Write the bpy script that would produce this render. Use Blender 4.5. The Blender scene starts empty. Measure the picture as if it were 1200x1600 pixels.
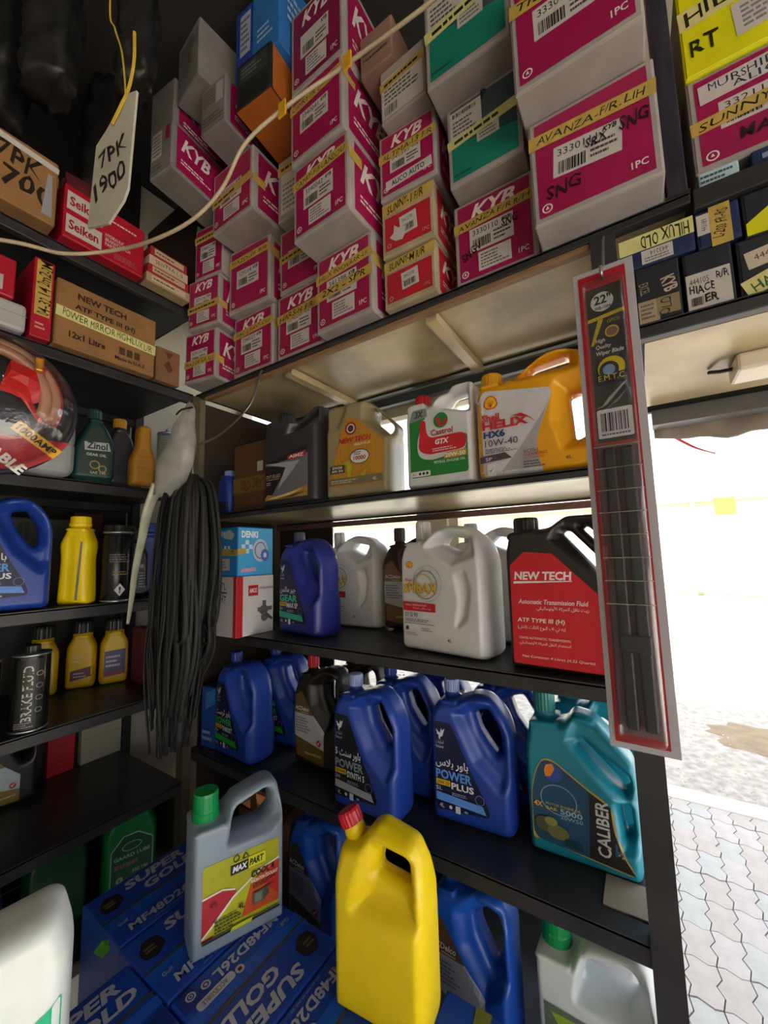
import bpy, bmesh, math, random, unicodedata
import numpy as np
from mathutils import Vector, Matrix
from mathutils.bvhtree import BVHTree
random.seed(7)
SC = bpy.context.scene
COL = SC.collection
EYE = 1.6                      # eye height over the shop floor; heights below are written relative to it
PI = math.pi

# ------------------------------------------------------------------ camera, sky, sun, exposure
def make_camera():
    yaw, pit, rol = map(math.radians, (-33.103, 6.194, -1.389))
    fwd = Vector((math.sin(yaw)*math.cos(pit), math.cos(yaw)*math.cos(pit), math.sin(pit)))
    r = fwd.cross(Vector((0, 0, 1))).normalized(); u = r.cross(fwd)
    r2 = r*math.cos(rol)+u*math.sin(rol); u2 = -r*math.sin(rol)+u*math.cos(rol)
    c = bpy.data.cameras.new('camera'); c.sensor_width = 36; c.lens = 619.0/1600*36
    c.clip_start = 0.02; c.clip_end = 300
    o = bpy.data.objects.new('camera', c); COL.objects.link(o)
    m = Matrix((r2, u2, -fwd)).transposed().to_4x4(); m.translation = (0, 0, EYE)
    o.matrix_world = m; SC.camera = o
make_camera()
SC.view_settings.view_transform = 'Standard'; SC.view_settings.look = 'None'
SC.view_settings.gamma = 1.0; SC.view_settings.use_curve_mapping = False
SC.view_settings.exposure = 1.85
SC.cycles.max_bounces = 12; SC.cycles.diffuse_bounces = 6; SC.cycles.transparent_max_bounces = 16
SC.cycles.caustics_reflective = False; SC.cycles.caustics_refractive = False
SC.cycles.sample_clamp_indirect = 6.0

W_ = bpy.data.worlds.new('sky'); SC.world = W_; W_.use_nodes = True
nt = W_.node_tree; nt.nodes.clear()
sky = nt.nodes.new('ShaderNodeTexSky'); sky.sky_type = 'NISHITA'; sky.sun_disc = False
sky.sun_elevation = math.radians(52); sky.sun_rotation = math.radians(190); sky.dust_density = 2.5
bg = nt.nodes.new('ShaderNodeBackground'); bg.inputs[1].default_value = 0.24
out = nt.nodes.new('ShaderNodeOutputWorld')
hs = nt.nodes.new('ShaderNodeHueSaturation'); hs.inputs['Saturation'].default_value = .35
nt.links.new(sky.outputs[0], hs.inputs['Color']); nt.links.new(hs.outputs[0], bg.inputs[0]); nt.links.new(bg.outputs[0], out.inputs[0])
sl = bpy.data.lights.new('sun', 'SUN'); sl.energy = 6.0; sl.angle = math.radians(0.6); sl.color = (1, .96, .88)
so = bpy.data.objects.new('sun', sl); COL.objects.link(so)
so.rotation_euler = Vector((-0.12, 0.62, -0.78)).to_track_quat('-Z', 'Y').to_euler()   # sun behind the shop, street beyond lit
def portal(loc, sx, sy, rot):
    l = bpy.data.lights.new('daylight_portal', 'AREA'); l.shape = 'RECTANGLE'; l.size = sx; l.size_y = sy; l.cycles.is_portal = True
    o = bpy.data.objects.new('daylight_portal', l); COL.objects.link(o); o.location = loc; o.rotation_euler = rot
portal((1.2, 1.52, 1.0), 2.3, 2.1, (-PI/2, 0, 0))
portal((2.52, -.6, .95), 2.1, 3.9, (0, PI/2, 0))
portal((-0.7, 1.52, 1.55), 1.5, 1.2, (-PI/2, 0, 0))

# ------------------------------------------------------------------ materials
def lin(c):
    if isinstance(c, str):
        c = tuple(int(c[i:i+2], 16)/255 for i in (0, 2, 4))
    return tuple((x/12.92 if x <= .04045 else ((x+.055)/1.055)**2.4) for x in c)
_M = {}
def mat(name, col, rough=.5, metal=0., var=.12, scale=30., bump=0., trans=0., coat=0., stretch=None, sheen=0.):
    key = name
    if key in _M: return _M[key]
    m = bpy.data.materials.new(name); m.use_nodes = True; n = m.node_tree.nodes; l = m.node_tree.links
    b = n['Principled BSDF']; c = lin(col)
    tc = n.new('ShaderNodeTexCoord'); nz = n.new('ShaderNodeTexNoise'); nz.inputs['Scale'].default_value = scale; nz.inputs['Detail'].default_value = 4
    if stretch:
        mp = n.new('ShaderNodeMapping'); mp.inputs['Scale'].default_value = stretch
        l.new(tc.outputs['Object'], mp.inputs[0]); l.new(mp.outputs[0], nz.inputs[0])
    else: l.new(tc.outputs['Object'], nz.inputs[0])
    rp = n.new('ShaderNodeValToRGB'); rp.color_ramp.elements[0].position = .3; rp.color_ramp.elements[1].position = .7
    rp.color_ramp.elements[0].color = (*[x*(1-var) for x in c], 1); rp.color_ramp.elements[1].color = (*[min(1, x*(1+var)) for x in c], 1)
    l.new(nz.outputs[0], rp.inputs[0]); l.new(rp.outputs[0], b.inputs['Base Color'])
    b.inputs['Roughness'].default_value = rough; b.inputs['Metallic'].default_value = metal
    if trans: b.inputs['Subsurface Weight'].default_value = trans; b.inputs['Subsurface Radius'].default_value = (.03, .03, .03); b.inputs['Subsurface Scale'].default_value = .6
    if coat: b.inputs['Coat Weight'].default_value = coat
    if bump:
        bp = n.new('ShaderNodeBump'); bp.inputs['Strength'].default_value = bump; bp.inputs['Distance'].default_value = .002
        l.new(nz.outputs[0], bp.inputs['Height']); l.new(bp.outputs[0], b.inputs['Normal'])
    _M[key] = m; return m
def ink(col):                                    # flat print
    return mat('print_'+col, col, .45, 0, .06, 60)
def clear(name, tint=(1, 1, 1), gloss=.12, rough=.05):   # thin clear plastic or pane
    if name in _M: return _M[name]
    m = bpy.data.materials.new(name); m.use_nodes = True; n = m.node_tree.nodes; l = m.node_tree.links; n.clear()
    o = n.new('ShaderNodeOutputMaterial'); mx = n.new('ShaderNodeMixShader'); t = n.new('ShaderNodeBsdfTransparent'); g = n.new('ShaderNodeBsdfGlossy')
    t.inputs[0].default_value = (*tint, 1); g.inputs['Roughness'].default_value = rough
    nz = n.new('ShaderNodeTexNoise'); nz.inputs['Scale'].default_value = 40
    bp = n.new('ShaderNodeBump'); bp.inputs['Strength'].default_value = .15; bp.inputs['Distance'].default_value = .002
    l.new(nz.outputs[0], bp.inputs['Height']); l.new(bp.outputs[0], g.inputs['Normal'])
    lw = n.new('ShaderNodeLayerWeight'); lw.inputs[0].default_value = .25
    ma = n.new('ShaderNodeMath'); ma.operation = 'MULTIPLY_ADD'; ma.inputs[1].default_value = .6; ma.inputs[2].default_value = gloss
    l.new(lw.outputs['Facing'], ma.inputs[0]); l.new(ma.outputs[0], mx.inputs[0]); l.new(t.outputs[0], mx.inputs[1]); l.new(g.outputs[0], mx.inputs[2]); l.new(mx.outputs[0], o.inputs[0])
    _M[name] = m; return m
def film(name, col, alpha):                     # cloudy thin film
    m = mat(name, col, .28, 0, .2, 25, .4); n = m.node_tree.nodes; l = m.node_tree.links
    if 'cloud' not in n:
        t = n.new('ShaderNodeBsdfTransparent'); mx = n.new('ShaderNodeMixShader'); mx.name = 'cloud'; mx.inputs[0].default_value = alpha
        l.new(t.outputs[0], mx.inputs[1]); l.new(n['Principled BSDF'].outputs[0], mx.inputs[2]); l.new(mx.outputs[0], n['Material Output'].inputs[0])
    return m
M_RACK = mat('black_rack_paint', '353436', .42, .25, .35, 9, .15)
M_RACKTOP = mat('worn_black_sheet', '37383b', .38, .2, .4, 6, .1)
M_BOARD = mat('stained_cream_board', 'ab9a78', .30, .1, .5, 4, .1)
M_WALL = mat('cream_plaster', 'c9c2b2', .8, 0, .1, 4, .2)
M_KYBW = mat('white_carton', '9d9490', .65, 0, .12, 12, .12)
M_KYBP = mat('magenta_print', '9a114b', .42, 0, .1, 10)
M_KYBR = mat('red_print', 'b3202f', .42, 0, .1, 10)
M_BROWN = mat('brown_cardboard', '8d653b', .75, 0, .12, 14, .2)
M_TAPE = mat('yellow_masking_tape', 'b89a4a', .55, 0, .12, 40)
M_TAPEP = mat('pale_tape', 'cfca86', .55, 0, .1, 40)
M_STK = mat('white_sticker', 'bfb9b5', .5, 0, .05, 40)

# ------------------------------------------------------------------ objects
def link(o, parent=None):
    COL.objects.link(o)
    if parent is not None: o.parent = parent
    return o
def obj(name, me, m=None, parent=None, loc=None, smooth=False):
    o = bpy.data.objects.new(name, me)
    if m is not None and len(me.materials) == 0: me.materials.append(m)
    if smooth:
        for p in me.polygons: p.use_smooth = True
    if loc is not None: o.location = loc
    return link(o, parent)
def tag(o, label, cat, group=None):
    o['label'] = label; o['category'] = cat
    if group: o['group'] = group
    return o
def thing(name, label, cat, loc, yaw=0., group=None, rx=0., ry=0.):
    o = bpy.data.objects.new(name, None); o.empty_display_size = .05; link(o)
    o.location = (loc[0], loc[1], loc[2]+EYE); o.rotation_euler = (math.radians(rx), math.radians(ry), math.radians(yaw))
    return tag(o, label, cat, group)
def struct(name, me, m, parent=None):
    o = obj(name, me, m, parent)
    if parent is None: o['kind'] = 'structure'
    return o
def bm_mesh(bm, name='m'):
    me = bpy.data.meshes.new(name); bm.normal_update(); bm.to_mesh(me); bm.free(); return me
def box_bm(bm, x0, x1, y0, y1, z0, z1):
    v = [bm.verts.new(p) for p in ((x0,y0,z0),(x1,y0,z0),(x1,y1,z0),(x0,y1,z0),(x0,y0,z1),(x1,y0,z1),(x1,y1,z1),(x0,y1,z1))]
    for f in ((3,2,1,0),(4,5,6,7),(0,1,5,4),(1,2,6,5),(2,3,7,6),(3,0,4,7)): bm.faces.new([v[i] for i in f])
def box_me(x0, x1, y0, y1, z0, z1, bev=0., seg=2):
    bm = bmesh.new(); box_bm(bm, min(x0,x1), max(x0,x1), min(y0,y1), max(y0,y1), min(z0,z1), max(z0,z1))
    if bev: bmesh.ops.bevel(bm, geom=bm.edges[:], offset=bev, segments=seg, affect='EDGES', profile=.5)
    return bm_mesh(bm)
def wbox(x0, x1, y0, y1, z0, z1, bev=0.):       # world box, heights relative to eye
    return box_me(x0, x1, y0, y1, z0+EYE, z1+EYE, bev)
def lathe_me(prof, n=24, axis='z', rib=0., ribs=0):
    bm = bmesh.new(); rings = []
    for (r, z) in prof:
        ring = []
        for k in range(n):
            a = 2*PI*k/n; rr = r*(1-(rib if ribs and k % 2 and r > 0 else 0))
            p = (rr*math.cos(a), rr*math.sin(a), z) if axis == 'z' else (rr*math.cos(a), -z, rr*math.sin(a))
            ring.append(bm.verts.new(p))
        rings.append(ring)
    for a, b in zip(rings, rings[1:]):
        for k in range(n): bm.faces.new((a[k], a[(k+1) % n], b[(k+1) % n], b[k]))
    bm.faces.new(rings[0][::-1]); bm.faces.new(rings[-1])
    bmesh.ops.recalc_face_normals(bm, faces=bm.faces)
    return bm_mesh(bm)
def tube_me(pts, r, n=8, flat=1.):
    bm = bmesh.new(); pts = [Vector(p) for p in pts]; rings = []; up = None
    for i, p in enumerate(pts):
        t = (pts[min(i+1, len(pts)-1)]-pts[max(i-1, 0)]).normalized()
        a = up if up is not None else (Vector((0, 0, 1)) if abs(t.z) < .9 else Vector((1, 0, 0)))
        s = t.cross(a).normalized(); a2 = s.cross(t).normalized(); up = a2
        rr = r[i] if isinstance(r, (list, tuple)) else r
        rings.append([bm.verts.new(p+s*rr*math.cos(2*PI*k/n)+a2*rr*flat*math.sin(2*PI*k/n)) for k in range(n)])
    for a, b in zip(rings, rings[1:]):
        for k in range(n): bm.faces.new((a[k], a[(k+1) % n], b[(k+1) % n], b[k]))
    bm.faces.new(rings[0][::-1]); bm.faces.new(rings[-1])
    return bm_mesh(bm)
def spline(pts, n=8):
    P = [Vector(p) for p in pts]; outp = []
    for i in range(len(P)-1):
        p0 = P[max(i-1, 0)]; p1 = P[i]; p2 = P[i+1]; p3 = P[min(i+2, len(P)-1)]
        for k in range(n):
            t = k/n
            outp.append(.5*((2*p1)+(p2-p0)*t+(2*p0-5*p1+4*p2-p3)*t*t+(3*p1-p0-3*p2+p3)*t**3))
    outp.append(P[-1]); return outp

# ------------------------------------------------------------------ print: labels, stickers, tape, lettering
_AR = {}
for cp in range(0xFE70, 0xFEFD):
    d = unicodedata.decomposition(chr(cp)).split()
    if len(d) >= 2: _AR.setdefault(''.join(chr(int(x, 16)) for x in d[1:]), {})[d[0].strip('<>')] = chr(cp)
def arabic(s):
    o = []; i = 0; prev = False
    while i < len(s):
        g = s[i:i+2] if s[i:i+2] in _AR and len(s[i:i+2]) == 2 else s[i]
        f = _AR.get(g)
        if not f: o.append({'(': ')', ')': '('}.get(g, g)); prev = False; i += len(g); continue
        nxt = s[i+len(g):i+len(g)+1]
        joins = ('initial' in f) and nxt in _AR and 'final' in _AR.get(nxt, {})
        form = ('medial' if joins else 'final') if prev else ('initial' if joins else 'isolated')
        o.append(f.get(form) or f.get('isolated')); prev = joins; i += len(g)
    return ''.join(reversed(o))
_T = {}
def text_geo(s, bold=0., shear=0., hand=False):
    key = (s, bold, shear, hand)
    if key in _T: return _T[key]
    c = bpy.data.curves.new('lettering', 'FONT'); c.body = s; c.resolution_u = 2; c.offset = bold; c.shear = shear
    o = bpy.data.objects.new('lettering', c); me = bpy.data.meshes.new_from_object(o)
    v = np.array([p.co[:2] for p in me.vertices]) if len(me.vertices) else np.zeros((1, 2))
    f = [tuple(p.vertices) for p in me.polygons]
    bpy.data.objects.remove(o); bpy.data.curves.remove(c); bpy.data.meshes.remove(me)
    lo = v.min(0); ext = np.maximum(v.max(0)-lo, 1e-6); v = (v-lo)/ext
    if hand:
        ph = random.random()*6
        v[:, 1] += .10*np.sin(v[:, 0]*9+ph)+.05*np.sin(v[:, 0]*31+ph)
        v[:, 0] += .012*np.sin(v[:, 0]*23+ph)
    _T[key] = (v, f); return v, f
def poly_tris(pts, holes=()):
    c = bpy.data.curves.new('p', 'CURVE'); c.dimensions = '2D'; c.fill_mode = 'BOTH'
    for q in (pts, *holes):
        s = c.splines.new('POLY'); s.points.add(len(q)-1); s.use_cyclic_u = True
        for a, b in zip(s.points, q): a.co = (b[0], b[1], 0, 1)
    o = bpy.data.objects.new('p', c); me = bpy.data.meshes.new_from_object(o)
    v = np.array([p.co[:2] for p in me.vertices]).reshape(-1, 2); f = [tuple(p.vertices) for p in me.polygons]
    bpy.data.objects.remove(o); bpy.data.curves.remove(c); bpy.data.meshes.remove(me)
    return v, f
def ell(cx, cy, rx, ry, n=20): return [(cx+rx*math.cos(2*PI*k/n), cy+ry*math.sin(2*PI*k/n)) for k in range(n)]
def rounded(pts, r, n=4):
    o = []; N = len(pts); rs = r if isinstance(r, (list, tuple)) else [r]*N
    for i in range(N):
        p = Vector(pts[i]); a = Vector(pts[i-1]); b = Vector(pts[(i+1) % N]); da = (a-p); db = (b-p)
        rr = min(rs[i], da.length*.48, db.length*.48); q0 = p+da.normalized()*rr; q1 = p+db.normalized()*rr
        for k in range(n+1):
            t = k/n; o.append(tuple((1-t)**2*q0+2*t*(1-t)*p+t*t*q1))
    return o
class Prints:
    """flat print on one thing: shapes go to its label, strips to its tape, words to its lettering"""
    def __init__(self): self.d = {}
    def add(self, part, v3, faces, m):
        e = self.d.setdefault(part, [[], [], [], []]); k = len(e[0]); e[0] += v3
        if m not in e[3]: e[3].append(m)
        mi = e[3].index(m)
        for f in faces: e[1].append(tuple(i+k for i in f)); e[2].append(mi)
    def build(self, root):
        mk = {}
        for part in ('print_panel', 'label', 'sticker', 'tape', 'lettering', 'handwriting'):
            if part not in self.d: continue
            v, f, mi, ms = self.d[part]; me = bpy.data.meshes.new(part); me.from_pydata(v, [], f)
            for m in ms: me.materials.append(m)
            me.polygons.foreach_set('material_index', mi); me.update()
            par = root
            if part == 'lettering': par = mk.get('label') or mk.get('sticker') or mk.get('print_panel') or root
            if part == 'handwriting': par = mk.get('tape') or mk.get('sticker') or root
            mk[part] = obj(part, me, None, par)
def cut_grid(v, f, step):
    bm = bmesh.new(); vs = [bm.verts.new((q[0], q[1], 0)) for q in v]
    for q in f:
        try: bm.faces.new([vs[i] for i in q])
        except ValueError: pass
    v = np.array([q[:2] for q in v]); lo = v.min(0); hi = v.max(0)
    for ax in (0, 1):
        n = int((hi[ax]-lo[ax])/step)
        for k in range(1, n+1):
            co = [0, 0, 0]; co[ax] = lo[ax]+k*(hi[ax]-lo[ax])/(n+1); no = [0, 0, 0]; no[ax] = 1
            bmesh.ops.bisect_plane(bm, geom=bm.verts[:]+bm.edges[:]+bm.faces[:], plane_co=co, plane_no=no)
    bm.verts.index_update(); vo = [(q.co.x, q.co.y) for q in bm.verts]; fo = [tuple(q.index for q in p.verts) for p in bm.faces]; bm.free()
    return vo, fo
def draw(P, items, fmap, sx, sy, base=.0006, cut=None):
    """items in face fractions; fmap(u metres, v metres, offset) -> local point"""
    off = base
    for it in items:
        k = it[0]; off += .00028 if cut else .00012
        if k == 'h' and it[1].startswith('~'):  # handwriting that cannot be read: pen strokes only
            it = ('lines', it[2], it[3], it[4], it[5], 1, it[6], {'r': it[7].get('r', 0) if len(it) > 7 else 0}); k = 'lines'
        if k == 't' or k == 'h':            # words fitted into a box
            _, s, x0, y0, x1, y1, col = it[:7]; o = it[7] if len(it) > 7 else {}
            v, f = text_geo(s, o.get('b', 0.), o.get('s', 0.), k == 'h')
            w = (x1-x0)*sx; h = (y1-y0)*sy; a = math.radians(o.get('r', 0)); ca, sa = math.cos(a), math.sin(a)
            pts = []
            for q in v:
                dx = (q[0]-.5)*w; dy = (q[1]-.5)*h
                pts.append(fmap((x0+x1)/2*sx+dx*ca-dy*sa, (y0+y1)/2*sy+dx*sa+dy*ca, off))
            P.add('handwriting' if k == 'h' else 'lettering', pts, f, ink(col)); continue
        part = {'r': 'label', 'p': 'label', 'o': 'label', 'ring': 'label'}.get(k, 'label')
        if k == 'r':
            _, x0, y0, x1, y1, col = it[:6]; o = it[6] if len(it) > 6 else {}
            w = (x1-x0)*sx/2; h = (y1-y0)*sy/2; cx = (x0+x1)/2*sx; cy = (y0+y1)/2*sy; a = math.radians(o.get('r', 0))
            q = [(-w,-h),(w,-h),(w,h),(-w,h)]
            if o.get('c'): q = rounded(q, o['c'])
            q = [(cx+x*math.cos(a)-y*math.sin(a), cy+x*math.sin(a)+y*math.cos(a)) for x, y in q]
            f = [tuple(range(len(q)))]; v = q
        elif k == 'p':
            _, pts, col = it[:3]; o = it[3] if len(it) > 3 else {}
            q = [(x*sx, y*sy) for x, y in pts]
            if o.get('c'): q = rounded(q, o['c'])
            v, f = poly_tris(q)
        elif k == 'o':
            _, cx, cy, rx, col = it[:5]; o = it[5] if len(it) > 5 else {}
            v = ell(cx*sx, cy*sy, rx*sx, o.get('ry', 0)*sy or rx*sx); f = [tuple(range(len(v)))]
        elif k == 'ring':
            _, cx, cy, rx, wd, col = it[:6]; o = it[6] if len(it) > 6 else {}
            ry = o.get('ry', 0)*sy or rx*sx; n = 24
            v = ell(cx*sx, cy*sy, rx*sx, ry, n)+ell(cx*sx, cy*sy, rx*sx-wd*sx, ry-wd*sx, n)
            f = [(i, (i+1) % n, n+(i+1) % n, n+i) for i in range(n)]
        elif k == 'bars':                   # barcode
            _, x0, y0, x1, y1, col = it[:6]; o = it[6] if len(it) > 6 else {}
            rnd = random.Random(int(x0*1000)+int(y1*977)); x = x0; v = []; f = []
            a = math.radians(o.get('r', 0)); cx = (x0+x1)/2*sx; cy = (y0+y1)/2*sy
            while x < x1:
                w = (x1-x0)/45*rnd.choice((1, 1, 2, 3)); n = len(v)
                for px, py in ((x, y0), (min(x+w, x1), y0), (min(x+w, x1), y1), (x, y1)):
                    dx = px*sx-cx; dy = py*sy-cy; v.append((cx+dx*math.cos(a)-dy*math.sin(a), cy+dx*math.sin(a)+dy*math.cos(a)))
                f.append((n, n+1, n+2, n+3)); x += w+(x1-x0)/45*rnd.choice((1, 1, 2))
        elif k == 'lines':                  # unreadable small print
            _, x0, y0, x1, y1, n_, col = it[:7]; o = it[7] if len(it) > 7 else {}
            v = []; f = []; rnd = random.Random(int(x0*991)+int(y0*313)); a = math.radians(o.get('r', 0)); cx = (x0+x1)/2*sx; cy = (y0+y1)/2*sy
            for i in range(n_):
                yy = y1-(i+.5)*(y1-y0)/n_; hh = (y1-y0)/n_*.24; x = x0; xe = x0+(x1-x0)*rnd.uniform(.6, 1)
                while x < xe:
                    w = (x1-x0)*rnd.uniform(.05, .16); n = len(v)
                    for px, py in ((x, yy-hh), (min(x+w, xe), yy-hh), (min(x+w, xe), yy+hh), (x, yy+hh)):
                        dx = px*sx-cx; dy = py*sy-cy; v.append((cx+dx*math.cos(a)-dy*math.sin(a), cy+dx*math.sin(a)+dy*math.cos(a)))
                    f.append((n, n+1, n+2, n+3)); x += w+(x1-x0)*.025
        if cut and k in ('r', 'p', 'o', 'ring'): v, f = cut_grid(v, f, cut)
        part = o.get('part', 'label'); m = col if not isinstance(col, str) else ink(col)
        if k in ('bars', 'lines'): part = 'lettering'
        if o.get('part') is None and k == 'r' and m in (M_TAPE, M_TAPEP): part = 'tape'
        if o.get('part') is None and m is M_STK: part = 'sticker'
        P.add(part, [fmap(q[0], q[1], off) for q in v], [tuple(i) for i in f], m)

# ------------------------------------------------------------------ cartons
_PLATE = {}
def carton(name, label, cat, W, H, D, loc, yaw=0., m=None, front=(), right=(), left=(), top=(), flap=True, group=None, under=False, rx=0, ry=0, bev=.003):
    """loc = front left bottom corner; front looks to local -y"""
    m = m or M_KYBW; a = math.radians(yaw)
    cx = loc[0]+W/2*math.cos(a)-D/2*math.sin(a); cy = loc[1]+W/2*math.sin(a)+D/2*math.cos(a)
    root = thing(name, label, cat, (cx, cy, loc[2]), yaw, group, rx, ry)
    obj('carton_body', box_me(-W/2, W/2, -D/2, D/2, .0013 if under else 0, H, bev), m, root)
    if flap:
        obj('end_flap', box_me(-W/2+.003, W/2-.003, -D/2-.0014, -D/2+.004, .004, H-.003, .0012, 1), m, root)
    if under:
        obj('bottom_flap', box_me(-W/2+.003, W/2-.003, -D/2+.004, -D*.02, 0, .004), m, root)
        obj('bottom_flap', box_me(-W/2+.003, W/2-.003, D*.02, D/2-.004, 0, .004), m, root)
    P = Prints(); e = .0018 if flap else .0004
    if front: draw(P, front, lambda u, v, o: (u-W/2, -D/2-o-(e-.0004), v), W, H)
    if right: draw(P, right, lambda u, v, o: (W/2+o, u-D/2, v), D, H)
    if left: draw(P, left, lambda u, v, o: (-W/2-o, D/2-u, v), D, H)
    if top: draw(P, top, lambda u, v, o: (u-W/2, v-D/2, H+o), W, D)
    P.build(root); return root

# ------------------------------------------------------------------ moulded bottles
def seg_dist(P, poly):
    d = np.full(len(P), 1e9); inside = np.zeros(len(P), bool); n = len(poly)
    for i in range(n):
        a = np.array(poly[i]); b = np.array(poly[(i+1) % n]); ab = b-a
        t = np.clip(((P-a)@ab)/(ab@ab+1e-12), 0, 1); d = np.minimum(d, np.linalg.norm(P-(a+t[:, None]*ab), axis=1))
        c = ((a[1] > P[:, 1]) != (b[1] > P[:, 1])) & (P[:, 0] < (b[0]-a[0])*(P[:, 1]-a[1])/(b[1]-a[1]+1e-12)+a[0]); inside ^= c
    return np.where(inside, d, -d)
_B = {}
def mould(key, W, H, D, outline, holes=(), bev=.016, rc=.02, neck=None, recess=(), voxel=.004, smooth=5, taper=None):
    if key in _B: return _B[key]
    c = bpy.data.curves.new('b', 'CURVE'); c.dimensions = '2D'; c.fill_mode = 'BOTH'
    c.extrude = D/2-.003; c.bevel_depth = .003; c.bevel_resolution = 1; c.offset = -.003
    def sp(p):
        s = c.splines.new('POLY'); s.points.add(len(p)-1); s.use_cyclic_u = True
        for q, a in zip(s.points, p): q.co = (a[0], a[1], 0, 1)
    OL = rounded([((x-.5)*W, z*H) for x, z in outline], rc, 5); HL = [rounded([((x-.5)*W, z*H) for x, z in h], .007, 3) for h in holes]
    sp(OL)
    for h in HL: sp(h)
    o = bpy.data.objects.new('b', c); me = bpy.data.meshes.new_from_object(o); bpy.data.objects.remove(o); bpy.data.curves.remove(c)
    bm = bmesh.new(); bm.from_mesh(me); bpy.data.meshes.remove(me)
    for v in bm.verts: v.co = (v.co.x, -v.co.z, v.co.y)
    bmesh.ops.remove_doubles(bm, verts=bm.verts, dist=1e-5); bmesh.ops.recalc_face_normals(bm, faces=bm.faces)
    if neck:
        nx, nr, z0, z1 = neck
        r = bmesh.ops.create_cone(bm, cap_ends=True, segments=24, radius1=nr*1.15, radius2=nr, depth=(z1-z0)*H)
        bmesh.ops.translate(bm, verts=r['verts'], vec=((nx-.5)*W, 0, (z0+z1)/2*H))
    me = bm_mesh(bm); o = bpy.data.objects.new('b', me); COL.objects.link(o)
    r = o.modifiers.new('r', 'REMESH'); r.mode = 'VOXEL'; r.voxel_size = voxel
    s = o.modifiers.new('s', 'SMOOTH'); s.factor = .5; s.iterations = smooth
    dg = bpy.context.evaluated_depsgraph_get(); m2 = bpy.data.meshes.new_from_object(o.evaluated_get(dg), depsgraph=dg)
    bpy.data.objects.remove(o); bpy.data.meshes.remove(me)
    n = len(m2.vertices); co = np.empty(n*3); m2.vertices.foreach_get('co', co); co = co.reshape(-1, 3)
    d = seg_dist(co[:, [0, 2]], OL)
    for h in HL: d = np.minimum(d, -seg_dist(co[:, [0, 2]], h))
    if neck: d = np.where((np.abs(co[:, 0]-(neck[0]-.5)*W) < neck[1]*1.3) & (co[:, 2] > neck[2]*H), bev, d)
    t = np.clip(d/bev, 0, 1); co[:, 1] *= np.maximum(.32, np.sqrt(1-(1-t)**2)*.68+.32)
    if taper: co[:, 1] *= np.interp(co[:, 2]/H, [t[0] for t in taper], [t[1] for t in taper])
    for (poly, dep, blend) in recess:
        dist = seg_dist(co[:, [0, 2]], [((x-.5)*W, z*H) for x, z in poly])
        t = np.clip((dist+blend*.5)/blend, 0, 1); t = t*t*(3-2*t); co[:, 1] *= 1-dep*t
    m2.vertices.foreach_set('co', co.ravel()); m2.update()
    for p in m2.polygons: p.use_smooth = True
    bv = BVHTree.FromPolygons([Vector(v) for v in co], [tuple(p.vertices) for p in m2.polygons])
    _B[key] = (m2, bv, W, H, D); return _B[key]
def with_mat(me, m):
    k = (me.name, m.name)
    if k not in _B:
        c = me.copy(); c.materials.clear(); c.materials.append(m); _B[k] = c
    return _B[k]
_CAP = {}
def cap_me(r, h, m, kind='rib'):
    k = (round(r, 4), round(h, 4), m.name, kind)
    if k not in _CAP:
        if kind == 'rib': pr = [(r*.96, 0), (r*1.0, .001), (r*1.0, h*.8), (r*.93, h*.97), (r*.86, h), (r*.8, h*.97)]
        else: pr = [(r*1.06, 0), (r*1.06, h*.3), (r*1.0, h*.34), (r*.97, h*.9), (r*.9, h), (r*.8, h*.99)]
        me = lathe_me(pr, 40, rib=.05 if kind == 'rib' else .015, ribs=1); me.materials.append(m); _CAP[k] = me
    return _CAP[k]
def bottle(design, name, label, cat, loc, yaw, m, cap=None, items=(), group=None, anchor='fl', print_side=None, zlift=0.):
    """design = mould() result; loc = front left base corner (anchor 'fl') or base centre ('c')"""
    me, bv, W, H, D = design; a = math.radians(yaw)
    if anchor == 'fl': cx = loc[0]+W/2*math.cos(a)-D/2*math.sin(a); cy = loc[1]+W/2*math.sin(a)+D/2*math.cos(a)
    else: cx, cy = loc[:2]
    root = thing(name, label, cat, (cx, cy, loc[2]), yaw, group)
    obj('body', with_mat(me, m), None, root)
    if cap:
        nx, r, z0, h, cm = cap[:5]; tilt = cap[5] if len(cap) > 5 else 0
        c = obj('cap', cap_me(r, h, cm, cap[6] if len(cap) > 6 else 'rib'), None, root, ((nx-.5)*W, 0, z0*H)); c.rotation_euler = (0, math.radians(tilt), 0)
    if items:
        P = Prints()
        def fm(u, v, o):
            hit = bv.ray_cast(Vector((u-W/2, -.5, v)), Vector((0, 1, 0)))
            y = hit[0].y if hit[0] is not None else -D/2+.01
            return (u-W/2, y-o-.0002, v)
        # shapes are cut finely enough to follow the moulded face
        draw(P, items, fm, W, H, cut=.012)
        P.build(root)
    return root

# ================================================================== the place
def slab(name, x0, x1, y0, y1, z0, z1, m, parent=None): return struct(name, wbox(x0, x1, y0, y1, z0, z1), m, parent)
M_FLOOR = mat('pale_floor_tile', 'b3aea4', .5, 0, .1, 3)
M_CEIL = mat('dim_ceiling_board', '2e2b29', .8, 0, .15, 3)
M_CONC = mat('pale_concrete', 'c8c2b6', .8, 0, .1, 5, .3)
slab('floor', -1.9, 2.5, -2.7, 1.45, -1.72, -1.6, M_FLOOR)
slab('ceiling', -1.9, 2.5, -2.7, 1.45, 1.75, 1.85, M_CEIL)
slab('wall_left', -1.95, -1.84, -2.7, 1.45, -1.6, 1.75, M_WALL)
slab('wall_right', 2.4, 2.5, -2.7, 1.45, .38, 1.75, M_WALL)       # unseen open front added below for low daylight; lintel shields the upper cartons
slab('wall_rear', -1.84, 2.4, -2.7, -2.6, -1.6, 1.75, M_WALL)
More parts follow.
